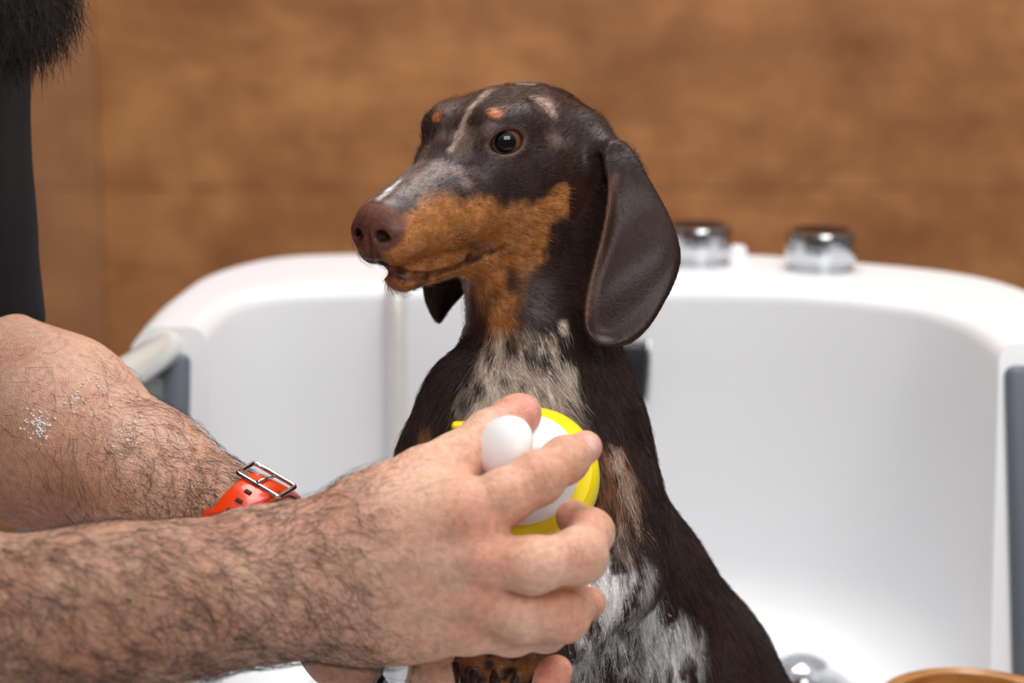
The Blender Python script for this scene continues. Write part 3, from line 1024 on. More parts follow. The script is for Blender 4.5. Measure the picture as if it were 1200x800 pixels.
# skin colours
abvh = BVHTree.FromPolygons(AV.tolist(), AF.tolist())
def arm_paint(V):
    n1 = fbm(V * 45, 5, 3); n2 = fbm(V * 160, 6, 2)
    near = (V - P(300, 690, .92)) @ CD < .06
    base = lin((214, 171, 148)); warm = lin((206, 152, 126)); red = lin((206, 128, 106)); pale = lin((222, 184, 162))
    C = base + (warm - base) * np.clip(.5 + n1, 0, 1)[:, None]
    C = C * (1 + .07 * n2)[:, None]
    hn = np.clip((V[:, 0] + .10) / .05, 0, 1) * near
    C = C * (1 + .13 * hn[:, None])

    def put(p, r, c, amt, soft=1.0):
        nonlocal C
        m = np.clip((1 - np.linalg.norm(V - p, axis=1) / r) / soft, 0, 1)[:, None] * amt
        C = C * (1 - m) + np.asarray(c) * m
    for kx in MC:
        put(P(MC[kx][0], MC[kx][1], MC[kx][2] - .012), .017, red, .65)
    for q in ((630, 560, .904), (679, 651, .896), (691, 624, .925), (661, 722, .91), (574, 510, .94)):
        put(P(*q), .014, red, .4)
    for q in ((686, 524, .936), (612, 484, .972), (672, 606, .943), (652, 786, .966), (683, 708, 1.003), (600, 489, .968), (640, 801, .968), (666, 718, 1.01)):
        put(P(*q), .017, lin((226, 140, 122)), .75)
    # nails
    put(P(693, 519, .930), .0055, lin((236, 190, 182)), .9, .4)
    put(P(618, 478, .970), .005, lin((236, 190, 182)), .6, .4)
    # knuckle creases across the finger joints
    for j_ in ((630, 560, .902, 28, 46), (592, 582, .9, 28, 40), (682, 648, .895, 8, 60), (664, 722, .908, 5, 60)):
        a_ = P(j_[0], j_[1], j_[2]); fd = unit(CX * math.cos(math.radians(j_[3])) + CU * math.sin(math.radians(j_[3])))
        x_ = (V - a_) @ fd; rr_ = np.linalg.norm(V - a_, axis=1)
        m_ = np.clip(1 - rr_ / .012, 0, 1) * np.clip(np.cos(x_ * 2400 + n2 * 1.2) * 1.6 - .6, 0, 1) * .3
        C = C * (1 - m_[:, None]) + lin((140, 84, 66)) * m_[:, None]
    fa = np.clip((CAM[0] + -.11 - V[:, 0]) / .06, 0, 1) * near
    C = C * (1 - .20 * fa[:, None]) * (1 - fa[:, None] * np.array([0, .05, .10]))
    for vein in (((392, 690), (450, 668), (505, 652), (540, 630)), ((440, 720), (500, 694), (535, 678)), ((450, 668), (500, 640), (530, 618)), ((360, 650), (410, 622), (452, 600))):
        for x_, y_ in catmull([np.array(v, float) for v in vein], 6):
            o_ = P(x_, y_, .8); h_ = abvh.ray_cast(Vector(o_), Vector(unit(o_ - CAM)))
            if h_[0] is not None: put(np.array(h_[0]), .0042, lin((178, 134, 118)), .16, .8)
    # left elbow side
    for q, r in (((20, 560, 1.07), .05), ((90, 590, 1.06), .05)):
        put(P(*q), r, lin((186, 122, 96)), .5)
    return np.clip(C, .01, .9)


allV = np.concatenate([AV, BV]); allF = np.concatenate([AF, BF + len(AV)])
hq = (BV - HC) @ HA.T * 100
bcol = np.tile(lin((205, 158, 134)), (len(BV), 1))
bcol[(np.linalg.norm(hq / [11, 9, 13], axis=1) < 1.1) & ((hq[:, 2] > 6.8) | ((hq[:, 0] < 1.8) & (hq[:, 2] > -2.5))) & ~((hq[:, 0] > 6) & (hq[:, 2] < 8)) & (np.abs(hq[:, 1]) < 7.4)] = lin((38, 31, 29))
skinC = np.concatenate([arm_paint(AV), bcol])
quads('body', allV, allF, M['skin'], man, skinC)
for s in (1, -1):
    eyeball('eye', MH(7.0, 3.1 * s, .5), unit(HF * .9 - HU * .35), .0116, man, (84, 58, 36), 13, 28, (226, 220, 214))

# ---- T-shirt
T = Field()
T.chain([(shR, .068), (P(-345, 250, .82), .064), (P(-358, 470, .838), .062)], k=.04)
T.chain([(shL, .066), (P(-88, 120, 1.125), .0470), (P(-92, 270, 1.14), .0580), (P(-106, 400, 1.148), .0715), (P(-112, 470, 1.148), .0730)], k=.03)
for (p, a) in ((P(22, 386, 1.12), .46 * CX - .88 * CU), (P(-358, 500, .838), unit(P(-360, 560, .845) - P(-340, 260, .82)))):
    a = unit(a)
    T.custom(lambda x, p=p, a=a: np.maximum(-((x - p) @ a), np.linalg.norm(x - p, axis=-1) - .17), p, .18, k=.003, mode='sub')
T.cap(nk + [.0, 0, .015], nk + [-.01, 0, .0], .080, .085, k=.03)
T.cap(shR + [-.01, .02, 0], shL + [-.01, -.02, 0], .066, .066, k=.05)
T.cap(nk + [-.02, .06, -.10], hipc + [0, .07, .10], .128, .120, k=.06)
T.cap(nk + [-.02, -.06, -.10], hipc + [0, -.07, .10], .128, .120, k=.06)
T.custom(lambda x: (x - (hipc + [0, 0, .03])) @ np.array([0, 0, 1.0]), hipc + [0, 0, .0], .3, k=.006, mode='sub')
TVm, TF = T.mesh((-.98, .52, .80), (-.08, 1.30, 1.75), 4.5e-3)
TVm = smooth_verts(TVm, TF, 2)
tn = vnormals(TVm, TF)
TVm = TVm + tn * (.0042 * fbm(TVm * np.array([16, 16, 7]), 71, 2))[:, None]
quads('t_shirt', TVm, TF, M['shirt'], man)
# ---- trousers, shoes
L = Field()
L.cap(hipc + [0, .09, 0], hipc + [0, -.09, 0], .118, .118, k=.05)
for s, an in zip((1, -1), feet):
    h = hipc + [0, .10 * s, -.04]; kn = np.array([-.62, .86 + .11 * s, .47])
    L.chain([(h, .104), (kn, .074), (an + [0, 0, .02], .062)], k=.03)
LV, LF = L.mesh((-.9, .60, .02), (-.45, 1.12, 1.06), 9e-3)
quads('trousers', smooth_verts(LV, LF, 2), LF, M['trousers'], man)
for an in feet:
    S_ = Field()
    S_.cap([an[0] - .03, an[1], .048], [an[0] + .15, an[1], .040], .046, .038, k=.02)
    S_.cap([an[0] - .01, an[1], .09], [an[0] - .01, an[1], .05], .046, .046, k=.03)
    S_.custom(lambda x: x[..., 2] - .001, [an[0] + .05, an[1], -.05], .25, k=.004, mode='sub')
    sv, sf = S_.mesh((an[0] - .1, an[1] - .07, -.01), (an[0] + .22, an[1] + .07, .15), 5e-3)
    quads('shoe', smooth_verts(sv, sf, 1), sf, M['shoe'], man)

# ---- beard, head hair
def head_hair(n, sel, ln, flow, col, name, r, base_mask=None):
    cand = np.flatnonzero(sel)
    ids = RNG.choice(cand, n)
    V = BV[ids] + RNG.normal(size=(n, 3)) * .0035
    nn = bn[ids]
    f = flow(V) + .35 * RNG.normal(size=(n, 3))
    f = f - .55 * nn * np.sum(f * nn, 1)[:, None] + .55 * nn
    f /= np.linalg.norm(f, axis=1)[:, None]
    L_ = ln * RNG.uniform(.5, 1.2, n)
    S = 6; t = np.linspace(0, 1, S)
    cu_ = RNG.normal(size=(n, 3)) * .3
    pts = V[:, None] + L_[:, None, None] * (t[None, :, None] * f[:, None] + (t ** 2)[None, :, None] * (cu_ + np.array([0, 0, -.35]))[:, None]) \
        + .0012 * np.sin(t * 9 + RNG.uniform(0, 6, (n, 1)))[..., None] * cu_[:, None]
    C = lin(col) * RNG.uniform(.6, 1.6, (n, 1))
    return strands(name, None, pts, r, C, M['hair'], man)


bn = vnormals(BV, BF)
hq = (BV - HC) @ HA.T * 100
rad = np.linalg.norm(hq / [11, 9, 13], axis=1)
beard_sel = (rad < 1.15) & (hq[:, 0] > -1.5) & (hq[:, 2] < -4.2 - .0 * hq[:, 0]) & (hq[:, 2] > -13.5) & ~((np.abs(hq[:, 1]) < 2.0) & (hq[:, 2] > -8.3) & (hq[:, 2] < -5.8)) & ((hq[:, 2] < -6) | (np.abs(hq[:, 1]) > 3.5) | (hq[:, 0] > 8))
scalp_sel = (rad < 1.1) & ((hq[:, 2] > 6.5) | ((hq[:, 0] < 2.0) & (hq[:, 2] > -2.5))) & ~((hq[:, 0] > 6) & (hq[:, 2] < 8))
# a solid under-layer so the beard reads dense
E = Field()
E.ell(MH(5.8, 0, -10.2), (.047, .046, .034), HA, k=.02)
for s in (1, -1):
    E.cap(MH(5.5, 2.4 * s, -10.0), MH(1.6, 5.4 * s, -5.6), .026, .016, k=.02)
    E.cap(MH(1.6, 5.4 * s, -5.6), MH(1.4, 6.2 * s, -2.6), .014, .004, k=.02)
    E.cap(MH(8.8, 0, -5.4), MH(8.0, 2.7 * s, -6.4), .0080, .0070, k=.006)
    E.cap(MH(8.0, 2.7 * s, -6.4), MH(7.2, 2.6 * s, -9.0), .0075, .0110, k=.008)
E.cap(MH(8.2, 1.6, -9.2), MH(8.2, -1.6, -9.2), .0100, .0100, k=.008)
EV, EF = E.mesh(HC - .2, HC + .2, 4e-3)
M['beard'] = simple('beard_under', (22, 18, 17), .8, var=.3, bscale=500, bump=.8)
beard = quads('beard', smooth_verts(EV, EF, 1), EF, M['beard'], man)
# strands sit on the under-layer
BVk, bnk = BV, bn
BV, bn = EV, vnormals(EV, EF)
head_hair(11000, np.ones(len(EV), bool), .0105, lambda V: np.tile(-HU * 1.0 + HF * .6, (len(V), 1)), (44, 36, 33), 'beard_hair', .00022)
BV, bn = BVk, bnk
head_hair(15000, scalp_sel, .03, lambda V: np.tile(-HF * 1.0 + HU * .2, (len(V), 1)), (32, 26, 24), 'head_hair', .00025)

# ---- arm hair, combed along the forearm


def arm_hair(n, a, b, lo, hi, ln, sag, dens, r, seed, col, tdir):
    """hairs on the limb between a and b; tdir bends the flow"""
    rng = np.random.default_rng(seed)
    ax = unit(b - a); Lx = np.linalg.norm(b - a)
    h = (AV - a) @ ax / Lx
    rr = np.linalg.norm((AV - a) - np.outer((AV - a) @ ax, ax), axis=1)
    ok = (h > lo) & (h < hi) & (rr < .085)
    w = dens(AV, h, AN) * ok
    ids = rng.choice(len(AV), n, p=w / w.sum())
    V = AV[ids] + rng.normal(size=(n, 3)) * .0012
    S = 8
    pts = np.zeros((n, S, 3)); pts[:, 0] = V
    f = ax + tdir
    sw = np.stack([vnoise(V * 38, seed + 1), vnoise(V * 38, seed + 2), vnoise(V * 38, seed + 3)], 1)
    d = np.tile(f, (n, 1)) + .75 * sw + .13 * rng.normal(size=(n, 3))
    L_ = ln * rng.uniform(.45, 1.25, n)
    curl = rng.normal(size=n) * .22
    for i in range(n):
        p = V[i]; dd = d[i]
        for k in range(1, S):
            q, nn, _, _ = abvh.find_nearest(Vector(p))
            nn = np.array(nn)
            dd = dd - nn * (dd @ nn); dd = dd / (np.linalg.norm(dd) + 1e-9)
            dd = dd + curl[i] * np.cross(nn, dd) + .03 * rng.normal(size=3)
            p = np.array(q) + nn * (.0004 + .0022 * math.sin(k / S * 2.6) * (.3 + .7 * rng.random())) + dd * (L_[i] / S)
            pts[i, k] = p
    C = lin(col) * rng.uniform(.6, 1.7, (n, 1))
    return pts, C, np.full(n, r)


down = np.array([0, 0, -1.0])
hairs = []
# right forearm and the back of its hand
hairs.append(arm_hair(2700, P(-365, 765, .87), P(420, 672, .91), .35, 1.02, .027, 0,
                      lambda V, h, n: np.clip(1.1 - np.clip((h - .75) / .3, 0, 1) * .7, 0, 1) * np.clip(n @ -CD + .25, 0, .7), .00011, 101, (58, 42, 34), down * .75))
hairs.append(arm_hair(520, P(330, 680, .92), P(560, 670, .905), .0, .80, .010, 0,
                      lambda V, h, n: (n @ -CD > .2) * np.clip(1.2 - h, .1, 1), .00009, 105, (60, 42, 34), down * .5))
# left forearm
hairs.append(arm_hair(950, P(-112, 450, 1.15), P(302, 646, 1.03), .40, .95, .026, 0,
                      lambda V, h, n: np.clip((h - .38) * 1.9, 0, 1) ** 1.6 * np.clip(n @ CU + .9, .15, 1.5) * np.clip(n @ -CD + .3, 0, .7), .00010, 109, (52, 38, 32), down * .35 - CX * .1))
hp_ = np.concatenate([h[0] for h in hairs]); hc_ = np.concatenate([h[1] for h in hairs]); hr_ = np.concatenate([h[2] for h in hairs])
strands('arm_hair', None, hp_, hr_, hc_, M['hair'], man)
# short hairs on the finger backs
# ------------------------------------------------------------------ wrist watch on the left wrist
WA = P(240, 612, 1.045); WB = P(370, 690, 1.02)
wax = unit(WB - WA)
wc = P(288, 638, 1.034)
wu = unit(CU - wax * (CU @ wax)); wv = np.cross(wax, wu)
if wv @ CD > 0: wv = -wv                                   # wv points to the camera side
watch = thing('wristwatch', 'orange rubber strap wristwatch with steel buckle, on the wrist behind the nearer arm', 'watch', tuple(float(x) for x in wc))


def wrist_r(th, off=0.0):
    dr = wu * math.cos(th) + wv * math.sin(th)
    c = wc + wax * off
    t = .06
    for _ in range(60):
        d = float(A.eval((c + dr * t)[None])[0])
        if d < .0002: break
        t -= max(d * .8, .0001)
    return t


def band(name, t0, t1, w, lift, th, mat, n=60, off=0.0, closed=False, wr=None):
    ts = np.linspace(t0, t1, n)
    rad = np.array([max(wrist_r(t, off), wrist_r(t, off - w * .45), wrist_r(t, off + w * .45)) for t in ts])
    kk = np.ones(9) / 9
    rad = np.convolve(np.pad(rad, 4, mode='edge'), kk, 'valid')
    V = []
    prof = [(-.5, 0), (-.5, .55), (-.42, 1), (.42, 1), (.5, .55), (.5, 0)]
    for t, r in zip(ts, rad):
        dr = wu * math.cos(t) + wv * math.sin(t)
        for (a, b) in prof:
            V.append(wc + wax * (off + a * w) + dr * (r + lift + b * th))
    m = len(prof)
    F = grid_faces(n, m, False, True)
    bm = bmesh.new(); vs = [bm.verts.new(v) for v in V]
    for f in F: bm.faces.new([vs[i] for i in f])
    bm.faces.new(vs[:m]); bm.faces.new(vs[-m:])
    return from_bm(name, bm, mat, watch, True, None, math.radians(45))


strap = band('strap', -1.9, 2.3, .0215, .0006, .0024, M['orange'])
tail = band('strap_tail', .18, 1.42, .0190, .0032, .0022, M['orange'])
band('strap_keeper', 1.08, 1.30, .0235, .0050, .0018, M['orange'], 12)
for t in (.42, .60, .78, .96):
    r = wrist_r(t) + .0054
    dr = wu * math.cos(t) + wv * math.sin(t); tg = -wu * math.sin(t) + wv * math.cos(t)
    bm = bmesh.new(); box_bm(bm, wc + dr * (r + .0006), (.0040, .0022, .0008), np.stack([wax, tg, dr]), .0003, 1)
    from_bm('strap_hole', bm, M['hole'], tail, False)
# buckle: a rounded rectangular frame with a prong
tb_ = .16
rb_ = wrist_r(tb_) + .0056
dr = wu * math.cos(tb_) + wv * math.sin(tb_); tg = -wu * math.sin(tb_) + wv * math.cos(tb_)
bc_ = wc + dr * rb_ + tg * .002
fr = []
hw, hh, rr_ = .0135, .0080, .002
for (sx, sy, a0) in ((1, 1, 0), (-1, 1, 90), (-1, -1, 180), (1, -1, 270)):
    for a in np.linspace(a0, a0 + 90, 5):
        fr.append(bc_ + wax * (sx * (hw - rr_) + rr_ * math.cos(math.radians(a))) + tg * (sy * (hh - rr_) + rr_ * math.sin(math.radians(a))) - dr * .0010 * ((sy * hh) / hh) * 1.0)
fr.append(fr[0])
fr = np.array(fr)
seg = np.concatenate([np.linspace(a, b, 4, endpoint=False) for a, b in zip(fr[:-1], fr[1:])] + [fr[:1]])
bm = bmesh.new(); tube_bm(bm, seg, .00125, 10, caps=False)
bk = from_bm('buckle', bm, M['chrome'], watch)
bm = bmesh.new(); tube_bm(bm, np.array([bc_ - tg * hh - dr * .0, bc_ + dr * .0006, bc_ + tg * (hh + .0006) + dr * .0008]), .0009, 8)
from_bm('buckle_prong', bm, M['chrome'], bk)
# the case sits on the outer, hidden side of the wrist
tc_ = math.pi + .35
dr = wu * math.cos(tc_) + wv * math.sin(tc_)
cs = wc + dr * (wrist_r(tc_) + .0005)
case = lathe('watch_case', cs, dr, [(0, 0), (.0185, 0), (.0200, .002), (.0200, .008), (.0185, .0095), (.0175, .0095), (.0172, .0088)], M['chrome'], watch, 48)
lathe('watch_dial', cs, dr, [(.0173, .0086), (0, .0088)], M['black'], case, 48)

# ------------------------------------------------------------------ scrub brush
bax = unit(C2W @ np.array([-.20, .36, .91]))
bd = P(620, 560, .994)
brush = thing('scrub_brush', 'white palm-grip pet scrub brush with yellow rim, held against the dog by the nearer hand', 'brush', tuple(float(x) for x in bd))
lathe('brush_base', bd, bax, [(0, -.008), (.0325, -.008), (.0348, -.006), (.0356, .0), (.0356, .0055), (.0350, .0075), (.0335, .0100), (.0290, .0108), (.0, .0108)], M['yellow'], brush, 64)
lathe('brush_body', bd, bax, [(0, .0100), (.0272, .0100), (.0280, .0118), (.0280, .0175), (.0268, .0205), (.0230, .0250), (.0180, .0285), (.0140, .0310), (.0118, .0345), (.0118, .0390), (0, .039)], M['white_plastic'], brush, 64)
kc = bd + bax * .0400 + (P(602, 521, .945) - P(602, 523, .955))
kax = unit(C2W @ np.array([-.58, .40, .70]))
lathe('brush_knob', kc, kax, [(0, -.010), (.0090, -.010), (.0095, .0), (.0135, .0035), (.0152, .0052), (.0156, .0068), (.0150, .0090), (.0130, .0122), (.0098, .0146), (.005, .0160), (0, .0163)], M['white_plastic'], brush, 48)
# bristles: soft yellow pins on the underside
bm = bmesh.new()
u_, v_, a_ = frame_of(bax)
for i in range(9):
    nn_ = max(1, int(i * 6.28))
    for j in range(nn_):
        t = 2 * math.pi * j / nn_
        p = bd + (u_ * math.cos(t) + v_ * math.sin(t)) * (.0035 * i) - a_ * .0075
        tube_bm(bm, np.array([p, p - a_ * .005, p - a_ * .0090]), np.array([.0011, .0009, .0006]), 6)
o = from_bm('bristles', bm, M['yellow'], brush); o['kind'] = 'stuff'
bm = bmesh.new()
tp = P(541, 499, .985)
box_bm(bm, tp, (.010, .0075, .004), None, .0018, 2)
tube_bm(bm, np.array([tp, (tp + bd) / 2, bd + (tp - bd) * .2]), .003, 8)
from_bm('rim_tab', bm, M['yellow'], brush)

# ------------------------------------------------------------------ soap foam flecks on the farther forearm
bm = bmesh.new()
for (px, py, r, n) in ((45, 500, 14, 110), (88, 465, 12, 30), (152, 520, 26, 26), (110, 445, 14, 14), (145, 495, 20, 20)):
    for i in range(n):
        x = px + random.gauss(0, r * .5); y = py + random.gauss(0, r * .6)
        o_ = P(x, y, .8)
        h = abvh.ray_cast(Vector(o_), Vector(unit(o_ - CAM)))
        if h[0] is None or (np.array(h[0]) - CAM) @ CD < 1.0: continue
        s_ = random.uniform(.0003, .0008)
        mt = Matrix.Translation(h[0] + h[1] * s_ * .25) @ Matrix.Diagonal((s_, s_, s_ * .8, 1))
        bmesh.ops.create_icosphere(bm, subdivisions=2, radius=1, matrix=mt)
ob = from_bm('soap_foam', bm, M['foam'], None, True, tuple(P(60, 500, 1.06)))
tag(ob, 'white flecks of soap foam on the bearded man\'s farther forearm', 'foam', kind='stuff')

# ------------------------------------------------------------------ fine spray between the lower hand and the dog's belly
bm = bmesh.new()
for i in range(70):
    x = random.gauss(715, 45); y = random.gauss(738, 38)
    o_ = P(x, y, .8); h = dBVH.ray_cast(Vector(o_), Vector(unit(o_ - CAM)))
    if h[0] is None: continue
    p = np.array(h[0]) - CD * random.uniform(.003, .022)
    s_ = random.uniform(.00025, .0006)
    dv = unit(CX * random.gauss(.8, .25) - CU * random.gauss(.5, .3))
    u_, v_, a_ = frame_of(dv)
    mt = Matrix(((u_[0] * s_, v_[0] * s_, a_[0] * s_ * 2.2, p[0]), (u_[1] * s_, v_[1] * s_, a_[1] * s_ * 2.2, p[1]), (u_[2] * s_, v_[2] * s_, a_[2] * s_ * 2.2, p[2]), (0, 0, 0, 1)))
    bmesh.ops.create_icosphere(bm, subdivisions=2, radius=1, matrix=mt)
m, nt, b = mat_new('water'); b.inputs['Transmission Weight'].default_value = 1; b.inputs['Roughness'].default_value = .02; b.inputs['IOR'].default_value = 1.33
b.inputs['Base Color'].default_value = (1, 1, 1, 1); M['water'] = m
ob = from_bm('water_spray', bm, M['water'], None, True, tuple(P(715, 738, 1.05)))
tag(ob, 'fine water droplets spraying over the soaped belly of the dachshund', 'water', kind='stuff')
# ================================================================== SETTING
def wall_mat():
    m, nt, b = mat_new('stained_plywood')
    tc = N(nt, 'ShaderNodeTexCoord')
    mp = N(nt, 'ShaderNodeMapping'); mp.inputs['Scale'].default_value = (1, 1, 1)
    nt.links.new(tc.outputs['Object'], mp.inputs[0])

    def noise(scale, detail, rough=.55, vec=None, dist=0):
        n = N(nt, 'ShaderNodeTexNoise'); n.inputs['Scale'].default_value = scale; n.inputs['Detail'].default_value = detail
        n.inputs['Roughness'].default_value = rough; n.inputs['Distortion'].default_value = dist
        nt.links.new(vec if vec is not None else mp.outputs[0], n.inputs['Vector']); return n
    n1 = noise(7, 5, .6, dist=.4)
    st = N(nt, 'ShaderNodeMapping'); st.inputs['Scale'].default_value = (5.0, 1, 14.0); nt.links.new(tc.outputs['Object'], st.inputs[0])
    n2 = noise(1.6, 4, .6, st.outputs[0])
    n3 = noise(22, 4, .65)
    cr = N(nt, 'ShaderNodeValToRGB')
    e = cr.color_ramp.elements
    e[0].position = .30; e[0].color = (*lin((128, 79, 41)), 1)
    e[1].position = .72; e[1].color = (*lin((200, 141, 86)), 1)
    x = e.new(.5); x.color = (*lin((163, 106, 59)), 1)
    ad = N(nt, 'ShaderNodeMath', operation='MULTIPLY_ADD'); ad.inputs[1].default_value = .34
    nt.links.new(n2.outputs[0], ad.inputs[0])
    m1 = N(nt, 'ShaderNodeMath', operation='MULTIPLY'); m1.inputs[1].default_value = .66
    nt.links.new(n1.outputs[0], m1.inputs[0]); nt.links.new(m1.outputs[0], ad.inputs[2])
    a2 = N(nt, 'ShaderNodeMath', operation='MULTIPLY_ADD'); a2.inputs[1].default_value = .22
    nt.links.new(n3.outputs[0], a2.inputs[0])
    sb = N(nt, 'ShaderNodeMath', operation='SUBTRACT'); sb.inputs[1].default_value = .11
    nt.links.new(ad.outputs[0], sb.inputs[0]); nt.links.new(sb.outputs[0], a2.inputs[2])
    nt.links.new(a2.outputs[0], cr.inputs[0])
    # pinker sheet left of the vertical joint
    sx = N(nt, 'ShaderNodeSeparateXYZ'); nt.links.new(tc.outputs['Object'], sx.inputs[0])
    lt = N(nt, 'ShaderNodeMath', operation='LESS_THAN'); lt.inputs[1].default_value = -.468
    nt.links.new(sx.outputs['X'], lt.inputs[0])
    lf = N(nt, 'ShaderNodeMath', operation='MULTIPLY'); lf.inputs[1].default_value = .5; nt.links.new(lt.outputs[0], lf.inputs[0])
    mx = N(nt, 'ShaderNodeMix', data_type='RGBA'); mx.inputs[7].default_value = (*lin((158, 112, 82)), 1)
    nt.links.new(lf.outputs[0], mx.inputs[0]); nt.links.new(cr.outputs[0], mx.inputs[6])
    nt.links.new(mx.outputs[2], b.inputs['Base Color'])
    b.inputs['Roughness'].default_value = .55
    bp = N(nt, 'ShaderNodeBump'); bp.inputs['Strength'].default_value = .15; bp.inputs['Distance'].default_value = .003
    nt.links.new(n3.outputs[0], bp.inputs['Height']); nt.links.new(bp.outputs[0], b.inputs['Normal'])
    return m


WY = 2.25
M['wall'] = wall_mat()
M['floor'] = simple('grey_vinyl', (150, 148, 144), .5, var=.08, bscale=12)
M['seam'] = simple('plywood_joint', (96, 58, 30), .7, var=.15, bscale=30)
# plywood sheets with the joints between them left open by 2 mm
bm = bmesh.new()
zs = 1.4 - .285
zj = P(600, 221, (WY - .0) / (math.cos(PITCH)))[2]
d_ = WY / (CD[1] + CU[1] * (400 - 221) / FPX); zj = P(600, 221, d_)[2]
xj = -.468
for x0, x1 in ((-2.6, xj - .0004), (xj + .0004, 2.6)):
    for z0, z1 in ((0, zj - .0004), (zj + .0004, 2.6)):
        box_bm(bm, ((x0 + x1) / 2, WY + .009, (z0 + z1) / 2), (x1 - x0, .018, z1 - z0), None, .0008, 1)
box_bm(bm, (0, WY + .03, 1.3), (5.2, .024, 2.6))
o = from_bm('wall_back', bm, M['wall'], smooth=False); o['kind'] = 'structure'
bm = bmesh.new(); box_bm(bm, (0, .6, -.02), (5.2, 4.2, .04))
o = from_bm('floor', bm, M['floor'], smooth=False); o['kind'] = 'structure'

# ------------------------------------------------------------------ tub
Z0 = 1.4
ZR = Z0 - .287                 # rim height
ZF = FLOOR_TUB                 # tub floor
tub = thing('pet_bath_tub', 'large white grooming tub with tall rounded back wall and grab rails, standing before plywood wall', 'tub', (.07, 1.2, 0))
inner = [(-.219, 1.40), (-.2195, 1.44), (-.214, 1.49), (-.200, 1.53), (-.165, 1.555), (-.11, 1.563), (.02, 1.565), (.15, 1.563), (.23, 1.548), (.296, 1.508), (.326, 1.455), (.335, 1.40), (.336, 1.345)]
outer = [(-.2745, 1.40), (-.2755, 1.45), (-.273, 1.53), (-.259, 1.635), (-.212, 1.715), (-.136, 1.738), (.02, 1.742), (.19, 1.738), (.294, 1.695), (.376, 1.640), (.415, 1.57), (.432, 1.46), (.434, 1.345)]
ci = catmull(inner, 10); cu = catmull(outer, 10)
ci = np.c_[ci, np.zeros(len(ci))]; cu = np.c_[cu, np.zeros(len(cu))]


def arclen(c):
    return np.r_[0, np.cumsum(np.linalg.norm(np.diff(c, axis=0), axis=1))]


def nrm2(c):
    t = np.gradient(c, axis=0); n = np.c_[-t[:, 1], t[:, 0], np.zeros(len(t))]
    return n / np.linalg.norm(n, axis=1)[:, None]


ni = nrm2(ci); no = nrm2(cu)       # left of travel = outward for a curve running left -> back -> right
rows = []
# cross-section from the outer foot over the rim down to the tub floor
zb = ZF - .03
for z in (zb, ZR - .15):
    rows.append(cu + [0, 0, z])
ro, ri = .022, .013
for a in np.linspace(0, math.pi / 2, 7):
    rows.append(cu - no * ro * (1 - math.cos(a)) + [0, 0, ZR - ro + ro * math.sin(a)])
for t in (.25, .5, .75):
    A = cu - no * ro; B = ci + ni * ri
    rows.append(A * (1 - t) + B * t + [0, 0, ZR])
for a in np.linspace(math.pi / 2, 0, 6):
    rows.append(ci + ni * ri * (1 - math.cos(a)) + [0, 0, ZR - ri + ri * math.sin(a)])
rf = .06
for t in (.25, .5, .75):
    rows.append(ci - ni * (.012 * t) + [0, 0, ZR - ri + (ZF + rf - ZR + ri) * t])
for a in np.linspace(0, math.pi / 2, 8):
    rows.append(ci - ni * (.012 + rf * (1 - math.cos(a))) + [0, 0, ZF + rf - rf * math.sin(a)])
V = np.array(rows)                   # rows x along
# front faces of the side columns lean out toward the open end below the rim
m = V.shape[1]
lean = np.clip((ZR - V[:, :, 2]), 0, 1) * .33
ends = np.zeros(m); k = 14
ends[:k] = np.linspace(1, 0, k); ends[-k:] = np.linspace(0, 1, k)
V[:, :, 1] -= lean * ends[None]
nr = V.shape[0]
Vv = V.reshape(-1, 3)
Fq = [(i * m + j, i * m + j + 1, (i + 1) * m + j + 1, (i + 1) * m + j) for i in range(nr - 1) for j in range(m - 1)]
bm = bmesh.new()
vs = [bm.verts.new(p) for p in Vv]
for f in Fq:
    bm.faces.new([vs[i] for i in f])
# column end caps
for j in (0, m - 1):
    ring = [vs[i * m + j] for i in range(nr)]
    extra = []
    try:
        bm.faces.new(ring)
    except ValueError:
        pass
# floor pan running toward the open front, with a low kerb
fl = [vs[(nr - 1) * m + j] for j in range(m)]
x0, x1 = -.30, .42
fy = .55
pl = bm.verts.new((-.30, fy, ZF)); pr = bm.verts.new((.42, fy, ZF))
pl2 = bm.verts.new((-.30, 1.26, ZF)); pr2 = bm.verts.new((.42, 1.22, ZF))
bm.faces.new([pl, pl2] + fl + [pr2, pr])
for f in [f for f in bm.faces if len(f.verts) > 4]:
    pass
for (cx, cy, sx, sy) in ((-.305, .93, .05, .82), (.427, .91, .05, .80), (.06, .545, .78, .05)):
    box_bm(bm, (cx, cy, ZF + .025), (sx, sy, .12), None, .018, 3)
box_bm(bm, (.06, 1.135, ZF - .042), (.78, 1.20, .07), None, .012, 2)
shell = from_bm('shell', bm, M['tub'], tub, True, None, math.radians(50))
# grey sheet added over the too-bright tub floor; its colour stands in for shade
M['floor_shade'] = simple('floor_shade_grey', (188, 189, 193), .4, coat=.1, var=.02, bscale=60)
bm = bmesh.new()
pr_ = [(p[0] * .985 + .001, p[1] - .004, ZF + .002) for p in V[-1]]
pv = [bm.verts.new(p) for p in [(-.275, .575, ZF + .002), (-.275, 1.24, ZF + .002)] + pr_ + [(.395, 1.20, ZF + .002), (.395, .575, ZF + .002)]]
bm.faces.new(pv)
from_bm('floor_shade_sheet', bm, M['floor_shade'], tub, False)
# base cabinet
bm = bmesh.new()
box_bm(bm, (.07, 1.14, (ZF - .07) / 2 + .04), (.62, 1.0, ZF - .07 - .08), None, .01, 2)
box_bm(bm, (.07, 1.14, .04), (.56, .94, .08), None, .005, 1)
from_bm('base_cabinet', bm, M['tub'], tub, True, None, math.radians(40))

